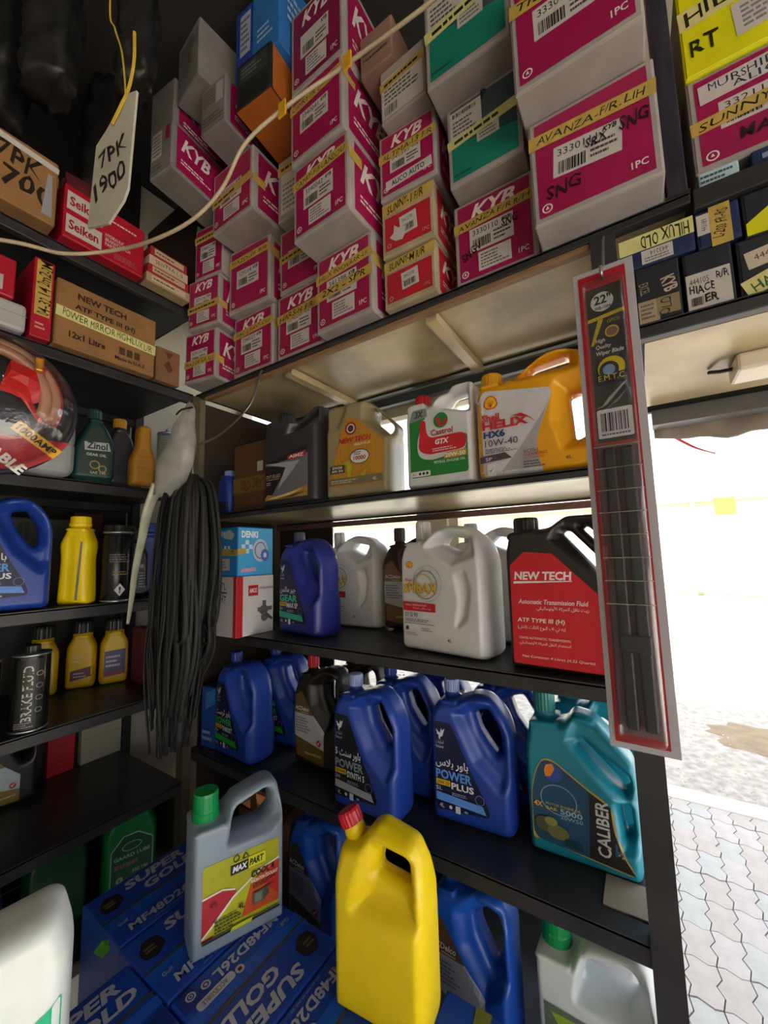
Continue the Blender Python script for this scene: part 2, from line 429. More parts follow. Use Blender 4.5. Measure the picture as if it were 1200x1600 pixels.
slab('wall_street_left', -1.84, -1.3, 1.32, 1.45, -.72, .60, M_WALL)
slab('wall_street_low', -1.84, -.01, 1.32, 1.45, -1.6, -.72, M_WALL)
slab('wall_street_high', -1.1, 2.4, 1.36, 1.45, .60, 1.75, M_WALL)
slab('wall_street_corner', -1.84, -1.1, 1.32, 1.45, 1.15, 1.75, M_WALL)
slab('wall_street_end', 1.95, 2.4, 1.32, 1.45, -1.6, .60, M_WALL)
slab('wall_street_pier', -0.08, -.01, 1.30, 1.45, -.72, .60, M_WALL)
# building mass over the shop: it shades the pavement in front
slab('wall_upper_storey', -6, 2.6, 1.5, 1.6, 1.9, 3.9, M_CONC)
slab('roof', -6, 2.6, -5, 1.6, 3.9, 4.1, M_CONC)
M_FRAME = mat('cream_window_frame', 'd8cfb4', .5, 0, .08, 10)
M_PANE = clear('window_pane', (.97, .98, .97), .03)
for i, (x0, x1, z0, z1) in enumerate(((-1.3, -.70, -.72, .60), (-.60, -.08, -.72, .60), (-1.84, -1.1, .66, 1.15))):
    bm = bmesh.new(); t = .035
    for a in ((x0, x1, z0, z0+t), (x0, x1, z1-t, z1), (x0, x0+t, z0+t, z1-t), (x1-t, x1, z0+t, z1-t)):
        box_bm(bm, a[0], a[1], 1.36, 1.41, a[2]+EYE, a[3]+EYE)
    w = struct('window_%d' % (i+1), bm_mesh(bm), M_FRAME)
    obj('pane', wbox(x0+t, x1-t, 1.384, 1.388, z0+t, z1-t), M_PANE, w)
slab('trim_1', -.70, -.60, 1.34, 1.44, -.72, .60, M_FRAME)
slab('trim_2', -1.84, -1.1, 1.34, 1.44, .60, .66, M_FRAME)

# -------- street
G = -1.85
M_ROAD = mat('pale_gravel_road', '9c968c', .9, 0, .3, 14, .8)
M_PAVER = mat('grey_paver', 'd2cbc4', .85, 0, .08, 18, .5)
M_JOINT = mat('sandy_joint', '857c70', .9, 0, .15, 30)
slab('road', -40, 40, 3.98, 45, G-.2, G-.02, M_ROAD)
slab('forecourt', 2.5, 16, -12, 3.98, G-.2, G-.02, M_CONC)['kind'] = 'structure'  # unseen sunlit ground, added to bounce light in through the open front
pv = slab('pavement', -3, 2.5, 1.45, 3.8, G-.2, G-.012, M_JOINT)
slab('trim_3', -6, 2.5, 3.8, 3.98, G-.2, G+.01, M_CONC)
slab('step_threshold', 0.03, 1.95, 1.32, 1.62, -1.85, -1.6, M_CONC)['kind'] = 'structure'
PX, PY = .113, .2035
def paver():
    def side(s): return [(-.010, 0), (.012, .28), (-.012, .5), (.012, .72), (-.010, 1)]
    def row(t): return .010*math.sin(2*PI*t)
    g = .0025; pts = []
    for t in (0, .25, .5, .75, 1.0): pts.append((t*PX, row(t)))
    for dx, t in side(1)[1:-1]: pts.append((PX+dx, t*PY))
    for t in (1.0, .75, .5, .25, 0): pts.append((t*PX, PY+row(t)))
    for dx, t in side(0)[1:-1][::-1]: pts.append((dx, t*PY))
    cx = PX/2; cy = PY/2; pts = [(cx+(x-cx)*(1-2*g/PX), cy+(y-cy)*(1-2*g/PY)) for x, y in pts]
    bm = bmesh.new(); f = bm.faces.new([bm.verts.new((x-cx, y-cy, 0)) for x, y in pts])
    r = bmesh.ops.extrude_face_region(bm, geom=[f]); top = [v for v in r['geom'] if isinstance(v, bmesh.types.BMVert)]
    bmesh.ops.translate(bm, verts=top, vec=(0, 0, .03)); bmesh.ops.recalc_face_normals(bm, faces=bm.faces)
    return bm_mesh(bm, 'paver')
pm = paver(); pms = []
for k, c in enumerate(('a8a29c', 'a5a49f', 'aba4a0', 'a69f98')):
    q = pm.copy(); q.materials.append(mat('paver_tone_'+c, c, .85, 0, .08, 18, .5)); pms.append(q)
for j in range(11):
    for i in range(-1, 19):
        x = -.05+i*PX; y = 1.66+j*PY
        if y > 3.78: continue
        o = obj('paver', random.choice(pms), None, pv, (x, y-.05+PY/2, G+EYE-.03+random.uniform(-.002, .003))); o.rotation_euler = (random.uniform(-.006, .006), random.uniform(-.006, .006), 0)
def blob(cx, cy, rx, ry, z, n=28, jag=.18, h=.006):
    bm = bmesh.new(); rnd = random.Random(3); ring = []; ring2 = []
    for k in range(n):
        a = 2*PI*k/n; r = 1+rnd.uniform(-jag, jag); ring.append(bm.verts.new((cx+rx*r*math.cos(a), cy+ry*r*math.sin(a), z))); ring2.append(bm.verts.new((cx+rx*.8*r*math.cos(a), cy+ry*.8*r*math.sin(a), z+h)))
    bm.faces.new(ring2)
    for k in range(n): bm.faces.new((ring[k], ring[(k+1) % n], ring2[(k+1) % n], ring2[k]))
    return bm_mesh(bm)
sp_ = obj('sand_patch', blob(1.15, 5.35, .75, .42, G+EYE-.018), mat('damp_sand', '80705a', .95, 0, .15, 9, .5))
tag(sp_, 'flat brown patch of sand lying on the pale gravel road', 'sand'); sp_['kind'] = 'stuff'
# gravel stones by the kerb
bm = bmesh.new(); rnd = random.Random(11)
for k in range(1500):
    x = rnd.uniform(-.6, 4); y = 4.0+rnd.random()**1.6*3.2; s = rnd.uniform(.006, .02)
    v = [bm.verts.new((x+s*math.cos(a)*rnd.uniform(.7, 1.3), y+s*math.sin(a)*rnd.uniform(.7, 1.3), G+EYE-.022)) for a in (0, 1.25, 2.5, 3.75, 5)]
    t = bm.verts.new((x, y, G+EYE-.02+s*.7))
    for i in range(5): bm.faces.new((v[i], v[(i+1) % 5], t))
gv = obj('gravel', bm_mesh(bm), mat('grey_gravel', 'a09a90', .9, 0, .2, 40)); gv['kind'] = 'stuff'; tag(gv, 'scattered grey gravel stones on the road edge beyond the kerb', 'gravel')
# far side: low white shop row with a green base and a roof beam
far = thing('far_building', 'long white building across the street with a green painted base', 'building', (4, 20.2, G))
obj('wall', box_me(-24, 24, 0, 4, 0, 5.2), mat('white_far_wall', 'e9e4d8', .8, 0, .05, 1), far)
obj('base_strip', box_me(-24, 24, -.12, 0, 0, .12), mat('green_paint', '7ea860', .7, 0, .1, 2), far)
obj('roof_beam', box_me(-24, 24, -.7, 0, 3.62, 3.78), mat('tan_beam', 'b3a585', .7, 0, .1, 2), far)
for x in (-9, -5.8, -2.35, 1, 4.4, 7.8): obj('column', box_me(x, x+.16, -.3, 0, .12, 3.62), mat('pale_column', 'ded6c4', .8, 0, .05, 2), far)
for x in (-8.6, -5.4, -1.9, 1.4, 4.8): obj('shutter', box_me(x, x+2.7, -.03, 0, .12, 2.7), mat('pale_shutter', 'dcd8cd', .6, .1, .05, 3), far)
sg = thing('hanging_sign', 'small orange sign hanging from the roof beam across the street', 'sign', (2.65, 19.45, 1.2))
obj('sign_board', box_me(-.3, .3, -.03, .03, 0, .62, .01), mat('orange_sign_paint', 'f0a020', .5, 0, .1, 3), sg)
obj('sign_trim', box_me(-.3, .3, -.035, .035, .55, .66, .01), mat('red_sign_paint', 'd85a20', .5, 0, .1, 3), sg)
for x in (-.22, .22): obj('bracket', box_me(x-.02, x+.02, -.02, .02, .62, .74), M_FRAME, sg)

# -------- unseen fill tubes behind the viewer, added to brighten the shelf fronts
def fill_tube(x, y, label, power):
    r = thing('fill_tube', label, 'lamp', (x, y, 1.66), 0, 'added fill tubes')
    obj('housing', box_me(-.62, .62, -.05, .05, .04, .09, .01), mat('white_enamel', 'dddddd', .4), r)
    m = bpy.data.materials.new('fill_tube_glow'); m.use_nodes = True; b = m.node_tree.nodes['Principled BSDF']
    b.inputs['Emission Color'].default_value = (1, .95, .88, 1); b.inputs['Emission Strength'].default_value = power
    t = obj('tube', lathe_me([(.016, -.58), (.016, .58)], 12), m, r, (0, 0, .02)); t.rotation_euler = (0, PI/2, 0)
fill_tube(1.75, -.35, 'added unseen fill tube nearer the doorway behind the viewer', 4)
fill_tube(1.4, -1.9, 'added unseen fill tube at the rear wall of the shop', 4)

# ================================================================== racks
FR = .83                                        # front plane of the street-side rack
def shelf(root, x0, x1, y0, y1, zt, rim, axis, top=None, under=None, th=.006):
    s = obj('shelf', wbox(x0, x1, y0, y1, zt-th, zt), top or M_RACKTOP, root)
    r = s
    w = .022
    if axis == 'y': e = ((x0, x1, y0, y0+w), (x0, x1, y1-w, y1))
    else: e = ((x1-w, x1, y0, y1), (x0, x0+w, y0, y1))
    for a in e: obj('rim', wbox(a[0], a[1], a[2], a[3], zt-rim, zt-.0005, .002), M_RACK, r)
    if under: obj('board', wbox(x0+.03, x1-.005, y0+w+.003, y1-w, zt-th-.007, zt-th), under, r)
    return s
def post(root, x, y, z0, z1, m=None):
    bm = bmesh.new(); w = .04; t = .004       # slotted angle posts
    box_bm(bm, x, x+w, y, y+t, z0+EYE, z1+EYE); box_bm(bm, x, x+t, y+t, y+w, z0+EYE, z1+EYE)
    return obj('post', bm_mesh(bm), m or M_RACK, root)
rk = thing('shelving_rack', 'black metal shelving rack of oil jugs in front of the bright window', 'rack', (0, 0, -EYE)); 
for (zt, rim, und) in ((-1.0, .03, None), (-.643, .036, M_RACKTOP), (-.241, .031, None), (.157, .018, M_BOARD), (.622, .02, M_BOARD)):
    x1 = 0.0 if zt < .6 else .118
    s = shelf(rk, -1.385, x1-.002, FR, 1.235, zt, rim, 'y', under=und)
obj('wood_edge', wbox(-1.33, -.045, FR+.004, FR+.02, .590, .6025), mat('bare_wood', '8a6a4c', .7, 0, .2, 20, .2, stretch=(1, 1, 12)), rk)
for x in (-.93, -.42): obj('batten', wbox(x, x+.03, FR+.03, 1.21, .582, .604), M_BOARD, rk)
for y in (FR-.004, 1.2):
    bm = bmesh.new(); box_bm(bm, -.043, 0, y, y+.036, 0, .602+EYE); obj('post', bm_mesh(bm), M_RACK, rk)
    obj('post', wbox(-1.388, -1.36, y, y+.03, -1.6, .602), mat('beige_post', '6e6453', .5, .2, .2, 8), rk)
up = thing('upright_post', 'steel blue upright post between the large magenta carton and the yellow carton', 'post', (0, 0, -EYE))
obj('post_body', wbox(.084, .114, FR, FR+.034, .623, 1.75, .002), mat('steel_blue_post', '4a4a58', .32, .6, .35, 12, .1, stretch=(6, 6, .6)), up); obj('foot_plate', wbox(.080, .117, FR-.002, FR+.038, .6222, .626), M_RACK, up)
obj('back_rail', wbox(-1.36, -.044, 1.212, 1.232, .116, .136), mat('dull_red_bar', '6e5048', .5, .1, .2, 9), rk)
obj('back_rail', wbox(-1.36, -.044, 1.212, 1.232, .555, .585), mat('slate_bar', '3c4650', .5, .2, .2, 9), rk)
obj('darkening_side', wbox(-1.392, -1.387, FR+.035, 1.20, -1.0, .60), mat('added_dark_sheet', '33261c', .7, 0, .2, 8), rk)  # added dark sheet, blocks the pale wall to keep this corner dark
for a in ((-1.385, -1.06, -.64, .575), (-1.385, -.52, -1.0, -.69)): obj('darkening_back', wbox(a[0], a[1], 1.236, 1.242, a[2], a[3]), mat('added_dark_sheet', '33261c', .7), rk)  # dark sheets added behind the shelves so the lit wall stays dark
obj('patch', wbox(-.115, -.045, FR+.045, FR+.125, -.6425, -.640), mat('bare_plaster', 'a39a88', .8, 0, .1, 9), rk)
# rack along the left wall
XF = -1.342
lk = thing('shelving_rack', 'black metal shelving rack along the left wall with small bottles and cartons', 'rack', (0, 0, -EYE))
for zt in (-1.05, -.73, -.43, -.122, .235, .602, .92):
    shelf(lk, -1.80, XF, -.35, .795, zt, .034, 'x')
for x in (-1.382, -1.8):
    for y in (.795, -.39): obj('post', wbox(x, x+.038, y, y+.03, -1.6, .60 if y > 0 and x > -1.5 else 1.2), M_RACK if y < 0 or x < -1.5 else mat('worn_post', '57503f', .5, .3, .3, 10), lk)
obj('darkening_end', wbox(-1.80, -1.39, .827, .832, -1.6, -.77), mat('added_dark_sheet', '33261c', .7, 0, .2, 8), lk)  # added dark sheet hiding the bright wall patch under the shelves
obj('darkening_end', wbox(-1.80, -1.41, .827, .832, .95, 1.5), mat('added_dark_sheet', '33261c', .7), lk)  # second dark sheet, added to tone down the bright upper corner
obj('darkening_back', wbox(-1.815, -1.803, -.35, .79, -1.05, 1.74), mat('added_black_sheet', '201e1d', .7, 0, .3, 6), lk)  # added black sheet over the pale wall, darkens the gaps between shelves
# shelf over the doorway
dk = thing('over_door_shelf', 'dark shelf of small shock absorber boxes over the doorway', 'shelf', (0, 0, -EYE))
s = shelf(dk, .006, 1.3, FR, 1.33, .404, .026, 'y'); obj('ceiling_board', wbox(.03, 1.3, FR+.024, 1.25, .378, .3835), M_BOARD, s)
obj('bracket', wbox(.006, .022, FR+.03, 1.32, .36, .378), mat('ribbed_metal', '9c947f', .35, .5, .3, 40, .3), dk)
obj('plank', wbox(.119, 1.3, FR, 1.2, .585, .622, .002), M_RACK, dk)
obj('end_post', wbox(1.27, 1.3, FR, FR+.03, -1.6, 1.0), M_RACK, dk)
obj('end_post', wbox(1.27, 1.3, 1.17, 1.2, -1.6, 1.0), M_RACK, dk)
obj('door_bar', wbox(.045, 1.3, 1.29, 1.345, .335, .376), mat('grey_door_bar', '6a6a6c', .4, .4, .2, 8), dk)
# small junction box under that board
jb = thing('junction_box', 'small cream junction box fixed under the board over the doorway', 'box', (.245, 1.05, .343))
obj('body', box_me(-.065, .065, -.045, .045, 0, .035, .006), mat('cream_plastic', 'd8cdbb', .4, 0, .05), jb); obj('cable_stub', tube_me([(-.065, 0, .02), (-.085, .005, .022), (-.1, .02, .03)], .004), M_RACK, jb)
# rolled canvas awning hanging from the door bar
def canvas():
    bm = bmesh.new(); rows = []; rnd = random.Random(5)
    for i in range(60):
        t = i/59; x = .05+t*1.2; ring = []
        for k in range(14):
            a = 2*PI*k/14; wr = .12*math.sin(t*70+math.sin(k)*2)+.12*math.sin(t*33+k*.9)
            ry = .028*(1+wr); rz = .036*(1+wr*.8)*(1+.25*math.sin(t*8))
            ring.append(bm.verts.new((x, 1.385+ry*math.cos(a), .352+.02*t+EYE-.012*math.sin(t*9)+rz*math.sin(a))))
        rows.append(ring)
    for a, b in zip(rows, rows[1:]):
        for k in range(14): bm.faces.new((a[k], a[(k+1) % 14], b[(k+1) % 14], b[k]))
    bm.faces.new(rows[0]); bm.faces.new(rows[-1][::-1]); bmesh.ops.recalc_face_normals(bm, faces=bm.faces)
    return bm_mesh(bm)
aw = obj('rolled_canvas', canvas(), mat('taupe_canvas', '7a6e63', .85, 0, .15, 15, .3), None, smooth=True); tag(aw, 'wrinkled taupe canvas blind rolled up above the doorway', 'blind')
rs = obj('red_strap', tube_me(spline([(.058, 1.425, .375+EYE), (.08, 1.43, .345+EYE), (.12, 1.43, .307+EYE), (.15, 1.43, .283+EYE), (.188, 1.43, .262+EYE)]), [.004+.004*math.sin(PI*min(1, i/28)) for i in range(33)], 8, .3), mat('red_strap_cloth', 'd02418', .6), None); tag(rs, 'red strap end dangling from the rolled canvas blind', 'strap')

# ================================================================== shock absorber cartons
WH = 'd9cfcb'; DK = '2a2226'
def kyb(tape=None, num='', twist=0, panel=None, tv=(.62, .76), logo=True, alico=None, second=True, hand=(), tape2=None, tr=3, dr=0):
    pm_ = panel or M_KYBP; L = [('r', .055, .06, .945, .955, pm_, {'part': 'print_panel'})]
    if logo: L.append(('t', 'KYB', .22, .75, .78, .92, WH, {'b': .03, 's': .35}))
    L.append(('r', .20, .36, .74, .64, M_STK, {'r': dr}))
    if num: L.append(('t', num, .24, .55, .56, .615, DK, {'r': dr}))
    L += [('t', 'KYB', .6, .575, .71, .62, '151515', {'b': .04, 's': .3, 'r': dr}), ('bars', .24, .39, .46, .50, '1c1c1c', {'r': dr}), ('lines', .5, .39, .71, .53, 3, '4a4446', {'r': dr})]
    if second: L += [('r', .30, .11, .70, .33, M_STK, {'r': dr}), ('lines', .33, .13, .67, .31, 5, '6a6264', {'r': dr})]
    if alico: L += [('r', .12, .14, .92, .28, M_STK, {'r': 4}), ('t', 'ALICO AUTO', .22, .17, .8, .25, '202020', {'b': .02, 'r': 4})]
    L += [('t', '1PC', .78, .13, .90, .19, WH, {'b': .02}), ('ring', .125, .13, .045, .012, WH), ('p', [(.11, .12), (.14, .12), (.125, .155)], WH)]
    if tape: L += [('r', 0., tv[0], 1., tv[1], M_TAPE, {'r': tr}), ('h', tape, .06, tv[0]+.03, .94, tv[1]-.03, '1d1710', {'s': .2, 'r': tr})]
    if tape2: L += [('r', 0., tape2[1], 1., tape2[2], M_TAPE, {'r': tr}), ('h', tape2[0], .1, tape2[1]+.03, .9, tape2[2]-.02, '151210', {'s': .2, 'r': tr, 'b': .01})]
    for (s, x0, y0, x1, y1, r) in hand: L.append(('h', s, x0, y0, x1, y1, '241018', {'s': .2, 'r': r, 'b': .012}))
    return L
def kyb_side(tape=None, pan=None):
    L = [('r', .05, .07, .96, .93, pan or M_KYBP, {'part': 'print_panel'}), ('t', 'KYB', .10, .50, .46, .80, WH, {'b': .03, 's': .35}), ('lines', .10, .22, .5, .34, 2, WH)]
    if tape: L.append(('r', 0, tape[0], .12, tape[1], M_TAPE))
    return L
MG = 'magenta shock absorber carton '
GK = 'shock absorber cartons stacked on the top shelf'
def K(label, w, h, loc, yaw=0, d=.36, front=None, side=True, under=False, m=None, stape=None, span=None, flap=True):
    return carton('shock_absorber_carton', label, 'carton', w, h, d, loc, yaw, m, front or kyb(), right=kyb_side(stape, span) if side else (), group=GK, under=under, flap=flap)
z = .6222
# bottom row on the top shelf, from the corner to the post
K(MG+'at the lower left end of the bottom row, in the corner', .150, .185, (-1.335, .757, z), 9, .30, kyb('MAZ-06 GA ALI', '329115', tv=(.32, .46)), under=True, stape=(.32, .46))
K(MG+'second from the corner in the bottom row', .196, .218, (-1.157, .832, z), 1.5, .36, kyb('HIAC-G FANT-CRU', '3340027', tv=(.66, .78)), stape=(.62, .74))
K(MG+'in the bottom row left of the taped double-line one', .20, .217, (-.938, .836, z), 0, .36, kyb('HARS-H F/R: S', '3340097', tv=(.58, .72)))
K(MG+'with two tapes, the lower reading 2x2 SPR', .197, .226, (-.728, .793, z), -1.2, .38, kyb('HILUX INNOVA-RR-LH', '341398', tv=(.66, .78), tape2=('2X2 - SPR', .43, .56)), under=True, stape=(.6, .75))
SUN = [('r', .07, .10, .93, .70, M_KYBR, {'part': 'print_panel'})]
M_OLD = mat('yellowed_carton', 'a8977c', .75, 0, .2, 10, .2)
def sunny(t, torn): 
    L = SUN+[('r', .02, .76, .98, .96, M_TAPE, {'r': 2}), ('h', t, .12, .79, .8, .94, '17120c', {'s': .2, 'b': .012, 'r': 2}), ('r', .36, .28, .68, .62, M_STK, {'r': 4}), ('t', '341278', .4, .5, .6, .56, DK, {'r': 4}), ('bars', .4, .32, .62, .44, '202020', {'r': 4}), ('t', '1PC', .78, .16, .9, .22, 'b89a90'), ('ring', .15, .18, .04, .012, 'b89a90')]
    if torn: L += [('p', [(.16, .32), (.24, .38), (.25, .52), (.33, .44), (.47, .42), (.46, .28), (.4, .2), (.27, .22)], M_STK)]
    return L
K('old yellowed red carton resting on the shelf edge, below the torn stickered one', .148, .132, (-.510, .810, z), 0, .34, sunny('SUNNY-M R/R', 0), m=M_OLD, under=True, span=M_KYBR)
K(MG+'marked 3330110 in the bottom row beside the large one', .187, .212, (-.325, .842, z), .5, .36, kyb('AVANZA F/R R/H', '3330110', tv=(.66, .78), hand=(('SNG', .6, .5, .8, .6, 0), ('SNGV', .08, .32, .36, .42, 25))))
K('large '+MG+'at the steel post, marked 3330111', .209, .222, (-.130, .760, z), 1, .40, kyb('AVANZA-F/R.LIH', '3330111', tv=(.70, .83), second=False, logo=False, tr=-3, dr=-4, hand=(('SNG', .12, .2, .42, .32, 4), ('SNG', .72, .5, .94, .62, 0), ('SRX', .46, .5, .64, .58, 0))), under=True)
# second layer
za = .809; zb = .842; zc = .841; zd = .850; ze = .756; zf = .8358; zg = .8458
K(MG+'second up at the left end, small brown tape', .147, .186, (-1.306, .747, za), 10, .30, kyb('~MAZDA 6 F/R', '329116', tv=(.34, .48)), stape=(.34, .48))
K(MG+'marked 329114 in the second layer near the corner', .192, .233, (-1.150, .803, zb), 5, .36, kyb('MAZD-06 R/R', '329114', tv=(.74, .86), second=False, logo=False), stape=(.7, .84))
K(MG+'half hidden in the second layer behind the protruding 3340042 one', .19, .217, (-.925, .832, zc), 1, .36, kyb('~PRADO F/R', '', tv=(.5, .63), logo=False, second=False), side=False)
K(MG+'marked 3340042, jutting out in the second layer', .197, .220, (-.737, .712, zd), -1.5, .44, kyb('CAMRY-F/R-LANDOU', '3340042', tv=(.70, .83)), under=True, stape=(.66, .8))
K('old yellowed red carton with a long tape and a torn sticker', .148, .152, (-.506, .800, ze), 2, .34, sunny('SUNNY-1 F/R', 1), m=M_OLD, span=M_KYBR)
def green(tp, p=False):
    tl = mat('teal_print', '157a68', .42, 0, .12, 6); gr = mat('petrol_grey_print', '3a4a52', .42, 0, .1, 6)
    L = [('r', .06, .06, .95, .95, gr, {'part': 'print_panel'}), ('p', [(.06, .06), (.95, .06), (.95, .36), (.06, .52)], tl, {'part': 'print_panel'}), ('r', .05, .56, .50, .92, M_STK), ('bars', .09, .84, .44, .89, '222222'), ('lines', .09, .6, .46, .8, 4, '4a4a4a'), ('r', .42, .38, .72, .60, M_STK), ('lines', .45, .4, .7, .56, 4, '666666'), ('r', 0, .50, 1, .62, M_TAPEP, {'r': 6, 'part': 'tape'}), ('h', tp, .1, .52, .9, .6, '24240c', {'s': .2, 'r': 6}), ('lines', .08, .10, .34, .14, 1, '0e4038')]
    if p: L.append(('t', 'P', .5, .86, .58, .97, '101010', {'b': .05}))
    return L
K('green and grey shock absorber carton with a black letter P above its stickers', .167, .205, (-.312, .792, zf), 0, .38, green('~HYUNDAI F/R', True), side=False, under=True)
K('large '+MG+'on top of the large one marked 3330111', .205, .235, (-.137, .694, zg), 0, .44, kyb('TIDA - F/R', '3330102', tv=(.66, .79), logo=False, second=False, tr=-3), under=True)
# third layer
K(MG+'third up at the left end, partly behind its neighbour', .138, .205, (-1.291, .758, .996), 9, .30, kyb('~SONATA', '3340011', tv=(.72, .86), logo=False), side=False)
K(MG+'jutting out toward the viewer, third up near the corner', .205, .22, (-1.132, .722, 1.0755), 0, .40, kyb('~CAMRY 07 F/R', '3330330', tv=(.44, .57), logo=False), under=True, stape=(.42, .55))
K('plain white carton with a label, recessed between two jutting cartons', .150, .215, (-.90, .80, 1.0595), 2, .33, [('r', .1, .1, .9, .75, M_STK), ('lines', .15, .15, .85, .6, 6, '777070'), ('r', 0, .76, 1, .9, M_TAPE), ('h', '~COROLLA', .1, .79, .9, .88, '1d1710', {'s': .2})], side=False)
K(MG+'with a yellow tape flag on its top corner', .19, .215, (-.737, .700, 1.0715), -1, .42, kyb('CAMRY-F/R LANDOU', '3340041', tv=(.72, .85), second=False, logo=False), stape=(.7, .8))
K(MG+'bearing a slanted white name strip low on its end', .160, .183, (-.504, .792, .9095), 3, .34, kyb('ALTIMA-13 F/R', '341397', tv=(.58, .72), alico=True, second=False))
K('green and grey shock absorber carton at the top edge with a pale tape', .190, .25, (-.332, .730, 1.042), 0, .42, green('~SANTAFE F/R'), side=False, under=True)
K('small grey carton with a big worn label above the carton with the slanted strip', .130, .152, (-.480, .768, 1.094), -2, .30, [('r', .04, .05, .96, .8, M_STK), ('lines', .1, .3, .9, .6, 4, '555050'), ('bars', .1, .1, .4, .26, '333333'), ('r', 0, .62, 1, .78, M_TAPE, {'r': 4}), ('h', '~ACCORD', .1, .65, .9, .75, '1d1710', {'r': 4})], side=False)
# upper corner
GW = mat('grey_white_carton', '7b7774', .7, 0, .12, 12, .1)
K('worn white and magenta carton low in the upper left corner pile', .108, .17, (-1.230, .562, 1.2025), 6, .30, [('r', .06, .08, .94, .94, GW, {'part': 'print_panel'}), ('r', .1, .35, .55, .9, M_STK), ('lines', .14, .4, .5, .85, 6, '555050'), ('r', .72, .62, .9, .9, M_KYBP, {'part': 'print_panel'}), ('lines', .1, .1, .6, .25, 2, '444040')], under=True, m=GW)
K('worn white and magenta carton tilted on top of the corner pile', .12, .19, (-1.275, .58, 1.374), 6, .34, [('lines', .1, .5, .9, .9, 6, '77706e')], m=GW, side=True, under=True)
K('grey white carton with printed columns in the upper corner pile', .110, .16, (-1.050, .622, 1.297), 5, .34, [('r', .05, .06, .95, .94, GW, {'part': 'print_panel'}), ('lines', .1, .55, .9, .9, 5, '4c4644'), ('lines', .1, .12, .9, .34, 3, '3a3432'), ('r', .62, .5, .9, .92, 'a9a4a0')], under=True, m=GW)
K('grey white carton at the top of the corner pile under the ceiling', .14, .20, (-1.15, .60, 1.458), -6, .34, [('lines', .1, .3, .9, .9, 9, '5a5250'), ('r', .5, .5, .6, .6, 'a3404c')], m=GW, side=False)
OB = mat('black_carton', '1f2022', .5, 0, .2, 10)
carton('spare_part_box', 'black box with an orange end tilted over the corner pile', 'carton', .135, .15, .30, (-.895, .636, 1.291), 5, OB, [('r', .05, .05, .95, .62, OB), ('r', .08, .5, .92, .9, '33383a'), ('lines', .15, .6, .8, .85, 3, '6c7274')], right=[('r', .02, .03, .98, .97, mat('orange_card', 'a85a1c', .55, 0, .1, 8), {'part': 'print_panel'})], group=None, under=False)
obj('orange_panel', box_me(-.066, .066, -.149, .149, -.0015, .002), mat('orange_card', 'a85a1c', .55), bpy.data.objects['spare_part_box'])
BL1 = mat('cobalt_carton', '1b3f9a', .5, 0, .15, 8); BL2 = mat('sky_carton', '2c6fb4', .5, 0, .12, 8)
carton('spare_part_box', 'narrow cobalt blue box with a white label in the upper pile', 'carton', .075, .24, .28, (-.937, .66, 1.4425), 3, BL1, [('r', .3, .3, .9, .9, 'aab0c0'), ('lines', .35, .35, .85, .85, 6, '4a5068')])
carton('spare_part_box', 'bright blue box in the upper pile beside the cobalt one', 'carton', .115, .27, .28, (-.858, .66, 1.4425), 2, BL2, [('lines', .2, .2, .8, .4, 3, '9cc0e0')], right=[('lines', .1, .4, .6, .8, 4, '9cc0e0')])
K('dark magenta carton with two stickers at the top edge above the cable', .19, .26, (-.735, .70, 1.288), 0, .36, kyb(None, '', panel=mat('deep_magenta_print', '7c1440', .45, 0, .1, 8), second=True))
carton('spare_part_box', 'dusty pink box resting behind the yellow flagged carton', 'carton', .10, .12, .26, (-.53, .75, 1.247), 0, mat('dusty_pink_card', '8d6a5e', .7, 0, .15, 9), [('lines', .1, .3, .9, .7, 3, '5a443c')])

# right of the post
K(MG+'right of the steel post, under the bright yellow carton', .205, .185, (.128, .845, .6547), 1, .33, kyb('SUNNY-01-F/R', '332117', tv=(.42, .56), logo=False, second=False, hand=(('MARC S', .3, .18, .8, .3, 5),))+[('r', .08, .70, .95, .90, M_STK, {'r': 2}), ('h', 'MURSHID AUTO', .14, .8, .9, .88, '30324a', {'r': 2}), ('h', 'ALICO', .3, .72, .7, .79, '30324a', {'r': 2})])
YB = mat('yellow_carton', 'd6d400', .5, 0, .06, 10)
carton('spare_part_box', 'bright yellow carton right of the steel post', 'carton', .21, .2, .33, (.128, .84, .8405), 1, YB, [('r', .0, .52, 1, .72, M_TAPEP, {'r': 3, 'part': 'tape'}), ('h', 'HILUX', .05, .55, .6, .7, '20200a', {'r': 3, 'b': .01}), ('r', .35, .18, .95, .5, M_STK, {'r': 3}), ('lines', .4, .22, .9, .46, 5, '777777', {'r': 3}), ('h', 'RT', .06, .2, .25, .36, '20200a', {'b': .01})])
NV = mat('navy_carton', '1c2a52', .42, 0, .15, 10); KB = mat('kyb_black_carton', '22242c', .42, 0, .15, 10)
ZD = .4042
def small(label, w, h, loc, yaw, items, m, d=.33): return carton('spare_part_box', label, 'carton', w, h, d, loc, yaw, m, items, group='small boxes over the doorway', bev=.002)
small('black box with sideways pale print at the left end of the shelf over the doorway', .068, .112, (.022, .838, ZD), 0, [('t', 'KYB', .55, .5, .98, .68, 'b9a795', {'b': .03, 'r': -80}), ('t', 'EXCEL', .06, .55, .38, .68, 'a2937f', {'r': -85}), ('r', .05, .03, .5, .4, 'a8977e'), ('r', .45, .1, .95, .4, '8a7a58'), ('h', 'OLD', .4, .16, .9, .3, '1a1a14', {'r': 80}), ('lines', .1, .08, .4, .36, 4, '5f564a')], KB)
